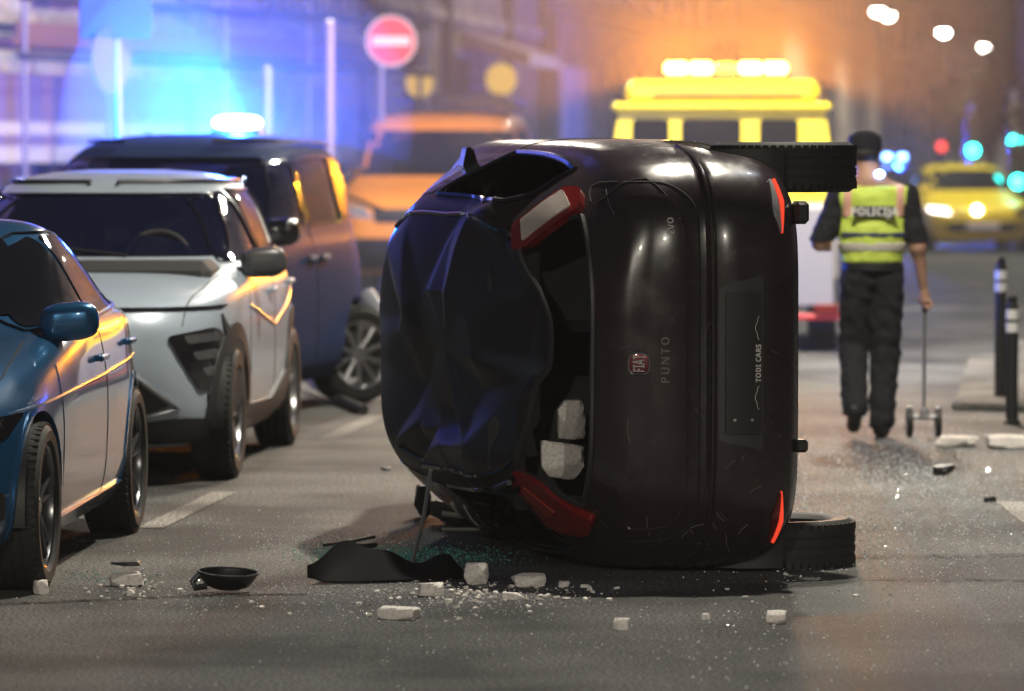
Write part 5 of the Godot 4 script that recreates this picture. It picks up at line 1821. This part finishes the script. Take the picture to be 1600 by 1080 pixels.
	hair.blob(head + Vector3(0, 0.005, 0.03), Vector3(0.088, 0.06, 0.075), 8, 14)
	put("hair", hair, mat(Color(0.015, 0.012, 0.01), 0.7), o)
	# small blue lamp clipped on the shoulder
	var sl := MB.new()
	sl.blob(Vector3(0.035, 1.555, 0.085), Vector3(0.028, 0.022, 0.02), 8, 12)
	put("shoulder_lamp", sl, glow(Color(0.2, 0.4, 1.0), 22.0), o)
	# measuring wheel in the right hand
	var hx := base + hr
	var w := thing("measuring_wheel", "two-wheeled measuring wheel on a thin rod held by the officer", "measuring wheel", Vector3(hx.x, 0, hx.z))
	var rm := MB.new()
	rm.cyl(Vector3(0, 0.88, 0.0), Vector3(0.0, 0.16, -0.05), 0.010)
	put("rod", rm, M.steel, w)
	rm = MB.new()
	rm.cyl(Vector3(0.0, 0.74, -0.01), Vector3(0, 0.90, 0.0), 0.016)
	put("grip", rm, M.black, w)
	rm = MB.new()
	rm.cyl(Vector3(-0.075, 0.115, -0.05), Vector3(0.075, 0.115, -0.05), 0.012)
	rm.box(Vector3(0, 0.135, -0.05), Vector3(0.05, 0.07, 0.04), Basis(), 0.008)
	put("axle", rm, M.steel, w)
	for s in [-1, 1]:
		rm = MB.new()
		rm.lathe([Vector2(0.055, -0.018), Vector2(0.085, -0.016), Vector2(0.09, -0.008), Vector2(0.09, 0.008), Vector2(0.085, 0.016), Vector2(0.055, 0.018), Vector2(0.055, -0.018)], Transform3D(Basis(Vector3(0, 1, 0), Vector3(1, 0, 0), Vector3(0, 0, -1)), Vector3(s * 0.085, 0.09, -0.05)), 24)
		for k in 5:
			var a := TAU * k / 5
			rm.box(Vector3(s * 0.085, 0.09 + 0.03 * sin(a), -0.05 + 0.03 * cos(a)), Vector3(0.012, 0.012, 0.06), Basis(Vector3.RIGHT, -a))
		put("wheel", rm, M.trim, w)

# ---------------------------------------------------------------- signs, posts, signals, tree
func build_street_things(rng):
	var post := mat(Color(0.32, 0.33, 0.36), 0.45, 0.6)
	# no-entry sign
	var at := far(611, 64, 54.0)
	var o := thing("no_entry_sign", "round red no-entry sign with a white bar on a pale post", "road sign", Vector3(at.x, 0, at.z), "", Basis(Vector3.UP, deg_to_rad(4)))
	var up := Transform3D(Basis(Vector3(1, 0, 0), Vector3(0, 0, 1), Vector3(0, -1, 0)), Vector3(0, at.y, 0))
	var m := MB.new()
	m.lathe([Vector2(0.0, 0.006), Vector2(0.30, 0.006), Vector2(0.30, -0.012), Vector2(0, -0.012)], up, 36)
	put("sign_rim", m, mat(Color(0.7, 0.7, 0.72), 0.4), o)
	m = MB.new()
	m.lathe([Vector2(0.0, 0.011), Vector2(0.275, 0.011), Vector2(0.275, 0.004)], up, 36)
	put("sign_face", m, mat(Color(0.62, 0.03, 0.03), 0.35), o)
	m = MB.new()
	m.box(Vector3(0, at.y, 0.014), Vector3(0.44, 0.105, 0.008))
	put("sign_bar", m, mat(Color(0.8, 0.8, 0.8), 0.4), o)
	m = MB.new()
	m.cyl(Vector3(-0.11, 0, -0.05), Vector3(-0.11, at.y + 0.2, -0.05), 0.035)
	put("post", m, post, o)
	# signs seen from the back, upper left
	at = far(180, 40, 37.0)
	o = thing("sign_post", "grey sign post with a square plate above a round plate, both seen from behind", "road sign", Vector3(at.x, 0, at.z), "", Basis(Vector3.UP, deg_to_rad(24)))
	m = MB.new()
	m.tube([Vector3(0.06, 0, 0), Vector3(0.02, 1.7, 0), Vector3(-0.01, 3.2, 0)], 0.032, 10)
	put("post", m, post, o)
	m = MB.new()
	m.box(Vector3(-0.01, 2.86, 0.05), Vector3(0.62, 0.56, 0.012), Basis(), 0.004)
	put("square_plate", m, mat(Color(0.07, 0.06, 0.065), 0.6), o)
	m = MB.new()
	m.lathe([Vector2(0.0, 0.006), Vector2(0.28, 0.006), Vector2(0.28, -0.006), Vector2(0, -0.006)], Transform3D(Basis(Vector3(0.78, 0, -0.5), Vector3(0.54, 0, 0.84), Vector3(0, -1, 0)), Vector3(-0.06, 2.42, 0.06)), 30)
	put("round_plate", m, mat(Color(0.07, 0.065, 0.07), 0.6), o)
	# plain posts by the scaffold
	for q in [[515, 200, 46.0, 2.95, "white street post left of the no-entry sign"], [418, 215, 47.0, 2.5, "short grey post above the people carrier's roof"]]:
		at = far(q[0], q[1], q[2])
		m = MB.new()
		m.cyl(Vector3(0, 0, 0), Vector3(0, q[3], 0), 0.045)
		m.blob(Vector3(0, q[3], 0), Vector3(0.05, 0.04, 0.05), 6, 12)
		single("street_post", m, mat(Color(0.28, 0.28, 0.3), 0.5), q[4], "post", Vector3(at.x, 0, at.z), "posts by the scaffolding")
	# projecting round shop signs
	for q in [[783, 124, 72.0, 0.24, "round yellow shop sign beside the awning"], [655, 130, 66.0, 0.2, "small yellow shop sign right below the no-entry sign"]]:
		at = far(q[0], q[1], q[2])
		o = thing("shop_sign", q[4], "shop sign", at, "yellow shop signs", Basis(Vector3.UP, deg_to_rad(10)))
		m = MB.new()
		m.lathe([Vector2(0.0, 0.04), Vector2(q[3], 0.04), Vector2(q[3] + 0.01, 0.0), Vector2(q[3], -0.04), Vector2(0, -0.04)], Transform3D(Basis(Vector3(1, 0, 0), Vector3(0, 0, 1), Vector3(0, -1, 0)), Vector3()), 28)
		put("sign_disc", m, glow(Color(0.9, 0.6, 0.12), 0.4), o)
		m = MB.new()
		m.cyl(Vector3(-q[3], 0, 0), Vector3(-q[3] - 0.5, 0, -0.1), 0.02)
		put("bracket", m, M.black, o)
	# bollards
	for q in [[1563, 631, "farther of the two black bollards with white bands, at the right edge", 0.98], [1581, 663, "nearer of the two black bollards with white bands, at the right edge", 0.80]]:
		at = ground(q[0], q[1])
		o = thing("bollard", q[2], "bollard", at, "black bollards with white bands")
		m = MB.new()
		m.lathe([Vector2(0.055, 0.0), Vector2(0.055, 0.02), Vector2(0.040, 0.03), Vector2(0.038, q[3] - 0.06), Vector2(0.030, q[3] - 0.05), Vector2(0.030, q[3] - 0.03), Vector2(0.036, q[3] - 0.02), Vector2(0.02, q[3]), Vector2(0, q[3])], Transform3D(), 20)
		put("shaft", m, M.black, o)
		for y in [q[3] - 0.2, q[3] - 0.12]:
			m = MB.new()
			m.lathe([Vector2(0.039, y - 0.03), Vector2(0.0405, y - 0.03), Vector2(0.0405, y + 0.03), Vector2(0.039, y + 0.03)], Transform3D(), 20)
			put("white_band", m, mat(Color(0.7, 0.7, 0.7), 0.4), o)
	# traffic signals
	var green := glow(Color(0.02, 0.9, 0.75), 16.0)
	var dim := mat(Color(0.02, 0.02, 0.02), 0.3)
	var red := glow(Color(1.0, 0.06, 0.03), 2.2)
	for q in [[1520, 235, 82.0, 2, "traffic signal showing green above the yellow car's roof"], [1586, 221, 76.0, 2, "traffic signal showing bright green at the right edge"], [1590, 284, 74.0, 2, "low traffic signal showing a dim green at the right edge"], [1471, 229, 100.0, 0, "traffic signal showing red, farthest to the left"]]:
		at = far(q[0], q[1], q[2])
		o = thing("traffic_signal", q[4], "traffic light", Vector3(at.x, 0, at.z), "traffic signals at the crossing")
		var y0: float = at.y if q[3] == 2 else at.y - 0.5
		m = MB.new()
		m.cyl(Vector3(0.0, 0, -0.12), Vector3(0, y0 + 0.85, -0.12), 0.045)
		put("post", m, post, o)
		m = MB.new()
		m.box(Vector3(0, y0 + 0.25, -0.03), Vector3(0.26, 0.78, 0.14), Basis(), 0.03)
		put("housing", m, M.black, o)
		for k in 3:
			m = MB.new()
			m.lathe([Vector2(0, 0.03), Vector2(0.07, 0.02), Vector2(0.1, 0.0), Vector2(0.1, -0.02)], Transform3D(Basis(Vector3(1, 0, 0), Vector3(0, 0, 1), Vector3(0, -1, 0)), Vector3(0, y0 + 0.5 - 0.25 * k, 0.055)), 20)
			put("signal_lamp", m, (red if k == 0 else green) if k == q[3] else dim, o)
	# trees far right
	for q in [[1545, 150, 150.0, 4.6, 1.5, "dark leafy tree behind the traffic signals at the right"], [1492, 165, 165.0, 4.2, 1.3, "dark leafy tree left of the traffic signals"], [1590, 90, 140.0, 6.5, 1.3, "tall dark leafy tree at the right edge"]]:
		at = far(q[0], q[1], q[2])
		o = thing("street_tree", q[5], "tree", Vector3(at.x, 0, at.z), "trees behind the traffic signals")
		m = MB.new()
		m.tube([Vector3(0, 0, 0), Vector3(0.1, 2, 0), Vector3(0, q[3] * 0.6, 0.1)], 0.16, 10)
		for k in 6:
			var a := TAU * k / 6
			m.tube([Vector3(0, q[3] * 0.4, 0), Vector3(cos(a) * q[4] * 0.6, q[3] * 0.65, sin(a) * q[4] * 0.6)], 0.06, 6)
		put("trunk", m, mat(Color(0.09, 0.07, 0.05), 0.9), o)
		m = MB.new()
		for k in 5200:
			var cl := Vector3(rng.randfn(), rng.randfn(), rng.randfn()).normalized() * pow(rng.randf(), 0.45)
			var lump := 0.75 + 0.25 * sin(cl.x * 5.0 + q[2]) * cos(cl.y * 6.0)
			var p := Vector3(0, q[3] * 0.68, 0) + cl * Vector3(q[4], q[3] * 0.36, q[4]) * lump
			var a := Vector3(rng.randfn(), rng.randfn(), rng.randfn()).normalized() * 0.13
			var b := Vector3(rng.randfn(), rng.randfn(), rng.randfn()).cross(a).normalized() * 0.07
			m.tri(p - a, p + b, p + a); m.tri(p - a, p + a, p - b)
		var cr := put("crown", m.mesh(1.0), mat(Color(0.05, 0.075, 0.03), 0.7), o)
		cr.set_meta("kind", "stuff")

# ---------------------------------------------------------------- rubble and glass on the road
func rock(sd: int, s: Vector3) -> MB:
	var r := RandomNumberGenerator.new()
	r.seed = sd
	# a block whose corners are broken off by random planes
	var m := MB.new()
	var planes := []
	for k in 9:
		planes.append([Vector3(r.randfn(), r.randfn(), r.randfn()).normalized(), r.randf_range(0.62, 1.0)])
	for k in 3:
		var ax := Vector3(); ax[k] = 1.0
		var tl := Basis(Vector3(r.randfn(), r.randfn(), r.randfn()).normalized(), r.randf_range(0, 0.22))
		planes.append([tl * ax, 0.72]); planes.append([tl * -ax, 0.72])
	var n := FastNoiseLite.new()
	n.seed = sd
	n.frequency = 1.6
	var rows := 16
	var cols := 24
	var prev := PackedVector3Array()
	for i in rows + 1:
		var t := PI * i / rows
		var rg := PackedVector3Array()
		for j in cols:
			var a := -TAU * j / cols
			var d := Vector3(sin(t) * cos(a), -cos(t), sin(t) * sin(a))
			var q := 1.3
			for p in planes:
				var k: float = d.dot(p[0])
				if k > 0.05: q = minf(q, p[1] / k)
			q *= 1.0 + 0.05 * n.get_noise_3dv(d * 2.0)
			rg.append(d * q * s)
		if i: m.join(prev, rg)
		prev = rg
	var low := 1e9
	for p in m.v: low = minf(low, p.y)
	for i in m.v.size(): m.v[i].y -= low
	return m

func build_debris(rng):
	var stone := mat(Color(0.74, 0.70, 0.66), 0.9)
	var rub := noise_tex(512, 0.03, [[0.2, grey(0.84)], [0.5, grey(0.95)], [0.8, grey(1.0)]], 51, 5)
	triplanar(stone, rub, 3.0, rub, 0.25)
	# px, py of the foot, width and height in px, label
	var list := [
		[744, 914, 42, 42, "upright wedge of white masonry nearest the wreck's lower left corner"],
		[826, 918, 62, 26, "long flat block of white masonry right of the upright wedge"],
		[672, 935, 50, 28, "jagged white lump beside the black plastic sheet's right end"],
		[623, 970, 78, 26, "widest flat white slab, alone in front of the other rubble"],
		[972, 987, 32, 26, "rounded white stone alone in front of the wreck"],
		[1102, 970, 16, 14, "tiny white stone in front of the wreck, between two larger stones"],
		[1214, 977, 38, 28, "white cube-like stone in front of the wreck's tyre"],
		[195, 917, 62, 28, "white masonry block with a black scrap on top, right of the blue car's wheel"],
		[63, 929, 26, 28, "white stone touching the blue car's front tyre"],
		[803, 939, 36, 16, "low grey stone in front of the long flat block"],
		[203, 933, 18, 14, "small white chip in front of the block with the black scrap"],
		[881, 918, 20, 12, "small white chip right of the long flat block"],
		[700, 945, 16, 12, "small white chip at the foot of the jagged lump"],
		[915, 920, 18, 9, "flat white chip below the wreck's hatch"],
		[1497, 699, 76, 20, "left of the two long pale slabs on the road before the bollards"],
		[1575, 702, 74, 26, "right of the two long pale slabs on the road before the bollards"],
	]
	for i in list.size():
		var q = list[i]
		var g := ground(q[0], q[1])
		var k: float = FPX / -g.z
		var s := Vector3(q[2] / k / 2, q[3] / k / 2, q[2] / k / 2.6) * 1.12
		single("masonry_lump", rock(100 + i * 7, s), stone, q[4], "rubble", g + Vector3(0, -0.003, -s.z * 0.6), "white masonry rubble on the road", Basis(Vector3.UP, rng.randf_range(-0.5, 0.5)))
	# stones caught inside the broken rear window
	var inside := [[892, 655, 0.30, Vector3(0.075, 0.11, 0.09), "pale crumpled lump in the upper part of the wreck's rear window"], [878, 722, 0.32, Vector3(0.12, 0.10, 0.10), "large white stone lying in the wreck's rear window"]]
	for i in 2:
		var q = inside[i]
		var p := far(q[0], q[1], 18.2 + q[2])
		single("masonry_lump", rock(900 + i * 13, q[3]), stone, q[4], "rubble", p + Vector3(0, -q[3].y * 0.75, 0), "white masonry rubble in the wreck")
	# black mirror shell, like a bowl with an ear
	var o := thing("mirror_shell", "black mirror housing lying on the road like a bowl", "car part", ground(352, 930) + Vector3(0, 0, -0.10), "", Basis(Vector3.UP, 0.3))
	var m := MB.new()
	var tilt := Transform3D(Basis.from_euler(Vector3(0.12, 0, -0.04)).scaled_local(Vector3(0.95, 0.82, 0.72)), Vector3(0, 0.012, 0))
	m.lathe([Vector2(0.0, 0.0), Vector2(0.05, 0.002), Vector2(0.088, 0.018), Vector2(0.112, 0.05), Vector2(0.125, 0.082), Vector2(0.121, 0.083), Vector2(0.106, 0.052), Vector2(0.08, 0.024), Vector2(0.0, 0.012)], tilt, 36)
	put("shell", m, mat(Color(0.008, 0.008, 0.009), 0.35), o)
	m = MB.new()
	var rim := []
	for i in 36: rim.append(tilt * Vector3(cos(TAU * i / 36) * 0.123, 0.083, sin(TAU * i / 36) * 0.123))
	m.tube(rim, 0.005, 6, true)
	put("rim", m, M.trim, o)
	m = MB.new()
	m.tube([Vector3(-0.09, 0.03, 0.03), Vector3(-0.135, 0.025, 0.04), Vector3(-0.145, 0.05, 0.035), Vector3(-0.115, 0.075, 0.03)], 0.013, 8)
	put("bracket", m, M.trim, o)
	# black plastic sheet, curled
	var g0 := ground(480, 914); var g1 := ground(722, 905)
	m = MB.new()
	var rows := []
	for j in 7:
		var r := []
		for i in 25:
			var u := i / 24.0; var w := j / 6.0
			var p := g0.lerp(g1, u) + Vector3(0, 0, -0.34 * w * (0.03 + 0.97 * smoothstep(0.0, 0.3, u)))
			var h := 0.012 + 0.022 * exp(-pow(u / 0.08, 2)) + 0.085 * w * exp(-pow((u - 0.28) / 0.2, 2)) + 0.035 * w * sin(u * 9.0) * sin(u * 9.0) + 0.03 * w
			h *= smoothstep(1.02, 0.9, u) * 0.9 + 0.1
			r.append(p + Vector3(0, h, 0.06 * sin(u * PI)))
		rows.append(r)
	for j in 6:
		for i in 24:
			m.quad(rows[j][i], rows[j][i + 1], rows[j + 1][i + 1], rows[j + 1][i])
			var dn := Vector3(0, -0.006, 0)
			m.quad(rows[j + 1][i] + dn, rows[j + 1][i + 1] + dn, rows[j][i + 1] + dn, rows[j][i] + dn)
	for i in 24: m.quad(rows[0][i] + Vector3(0, -0.006, 0), rows[0][i + 1] + Vector3(0, -0.006, 0), rows[0][i + 1], rows[0][i])
	single("plastic_panel", m, M.sheet, "curled black plastic panel lying in front of the wreck's roof", "car part")
	# thin rod leaning from the wreck to the road
	m = MB.new()
	var t0 := far(673, 735, 18.25)
	var t1 := ground(641, 892)
	m.tube([t0, t0.lerp(t1, 0.45) + Vector3(0.01, 0, 0), t1], 0.009, 8)
	single("trim_rod", m, M.steel, "thin bent trim rod leaning from the wreck's roof to the road", "car part")
	# scrap under the roof corner
	var scraps := [[660, 800, 0.05, 0.10, "small upright black block under the wreck's roof corner"], [720, 812, 0.20, 0.07, "dark crushed casing under the wreck's roof"], [790, 835, 0.16, 0.06, "dark scrap under the wreck's lower tail light"], [573, 850, 0.06, 0.016, "small black splinter left of the wreck"], [604, 727, 0.045, 0.012, "black splinter on the road left of the wreck's roof"],
		[1475, 735, 0.09, 0.035, "dark scrap in the field of broken glass at the right"], [1547, 777, 0.035, 0.02, "small dark scrap nearer in the broken glass at the right"], [190, 893, 0.08, 0.012, "black scrap lying on the white block by the blue car"]]
	for i in scraps.size():
		var q = scraps[i]
		var g := ground(q[0], q[1] + 8)
		m = rock(300 + i * 5, Vector3(q[2], q[3], q[2] * 0.6))
		if i == 7: g = ground(195, 917) + Vector3(0, 0.078, -0.05)
		single("scrap", m, M.black, q[4], "debris", g, "", Basis(Vector3.UP, rng.randf() * 3))
	m = MB.new()
	var a := ground(690, 838); var b := ground(760, 838)
	m.tube([a + Vector3(0, 0.1, 0), b + Vector3(-0.02, 0.08, 0), b + Vector3(0.0, 0.02, 0.02), b + Vector3(0.03, 0.012, 0.04)], 0.013, 7)
	m.tube([a + Vector3(0.0, 0.03, 0), b + Vector3(0, 0.03, 0)], 0.008, 7)
	single("bent_bracket", m, mat(Color(0.5, 0.5, 0.46), 0.35, 0.7), "pale bent metal bracket on the road under the wreck", "debris")
	m = MB.new()
	m.tube([ground(505, 855) + Vector3(0, 0.008, 0), ground(540, 852) + Vector3(0, 0.012, 0), ground(585, 846) + Vector3(0, 0.02, 0)], 0.007, 6)
	single("trim_strip", m, M.black, "thin black trim strip on the road left of the wreck", "debris")
	# broken glass and grit
	var shard := MB.new()
	shard.tri(Vector3(-0.5, 0, -0.4), Vector3(0.5, 0, -0.3), Vector3(0.0, 0.9, 0.0)); shard.tri(Vector3(0.5, 0, -0.3), Vector3(0.05, 0, 0.5), Vector3(0.0, 0.9, 0.0)); shard.tri(Vector3(0.05, 0, 0.5), Vector3(-0.5, 0, -0.4), Vector3(0.0, 0.9, 0.0))
	var clear := mat(Color(0.72, 0.75, 0.76), 0.08)  # pale opaque colour stands in for the sparkle of the glass
	clear.metallic_specular = 0.9
	var teal := mat(Color(0.08, 0.32, 0.27), 0.1)
	teal.metallic_specular = 0.9
	scatter("broken_glass", shard.mesh(1.0), clear, "fine broken glass, its glints given as pale colour, on the road to the right of the wreck", rng, [[1420, 745, 190, 50, 6500], [1350, 830, 230, 50, 2600], [1480, 900, 160, 60, 500], [1250, 1000, 240, 60, 300]], 0.003, 0.012)
	scatter("broken_glass", shard.mesh(1.0), clear, "fine broken glass, its glints given as pale colour, on the road left of the wreck", rng, [[520, 860, 150, 30, 700], [480, 930, 330, 24, 700], [700, 945, 170, 20, 400], [330, 870, 180, 60, 300], [600, 985, 500, 60, 300]], 0.0025, 0.008)
	scatter("green_glass", shard.mesh(1.0), teal, "green tinted broken glass beside the wreck's roof", rng, [[560, 866, 75, 14, 2600], [690, 872, 90, 14, 1300], [170, 905, 70, 10, 260]], 0.003, 0.009)
	var chips := rock(77, Vector3(0.5, 0.35, 0.5)).mesh(1.0)
	scatter("rubble_chips", chips, stone, "small chips of white masonry strewn in front of the wreck", rng, [[740, 932, 120, 14, 150], [230, 925, 110, 12, 60], [860, 930, 120, 14, 60], [560, 950, 280, 30, 50], [1250, 930, 200, 60, 30]], 0.006, 0.028)

func scatter(called, mesh, m, label, rng, spots: Array, s0, s1):
	var xs := []
	for q in spots:
		for i in q[4]:
			var py: float = q[1] + rng.randfn() * q[3] * 0.7
			if py < 640: continue
			var p := ground(q[0] + rng.randfn() * q[2] * 0.6, py)
			var s: float = lerpf(s0, s1, pow(rng.randf(), 2.2))
			xs.append(Transform3D(Basis.from_euler(Vector3(rng.randf_range(-0.5, 0.5), rng.randf() * TAU, rng.randf_range(-0.5, 0.5))).scaled(Vector3(s, s * rng.randf_range(0.5, 1.0), s)), p + Vector3(0, 0.004, 0)))
	var mm := MultiMesh.new()
	mm.transform_format = MultiMesh.TRANSFORM_3D
	mm.mesh = mesh
	mm.instance_count = xs.size()
	for i in xs.size(): mm.set_instance_transform(i, xs[i])
	var o := MultiMeshInstance3D.new()
	o.name = numbered(called)
	o.multimesh = mm
	o.material_override = m
	add_child(o)
	tag(o, label, "broken glass" if "glass" in called else "rubble")
	o.set_meta("kind", "stuff")
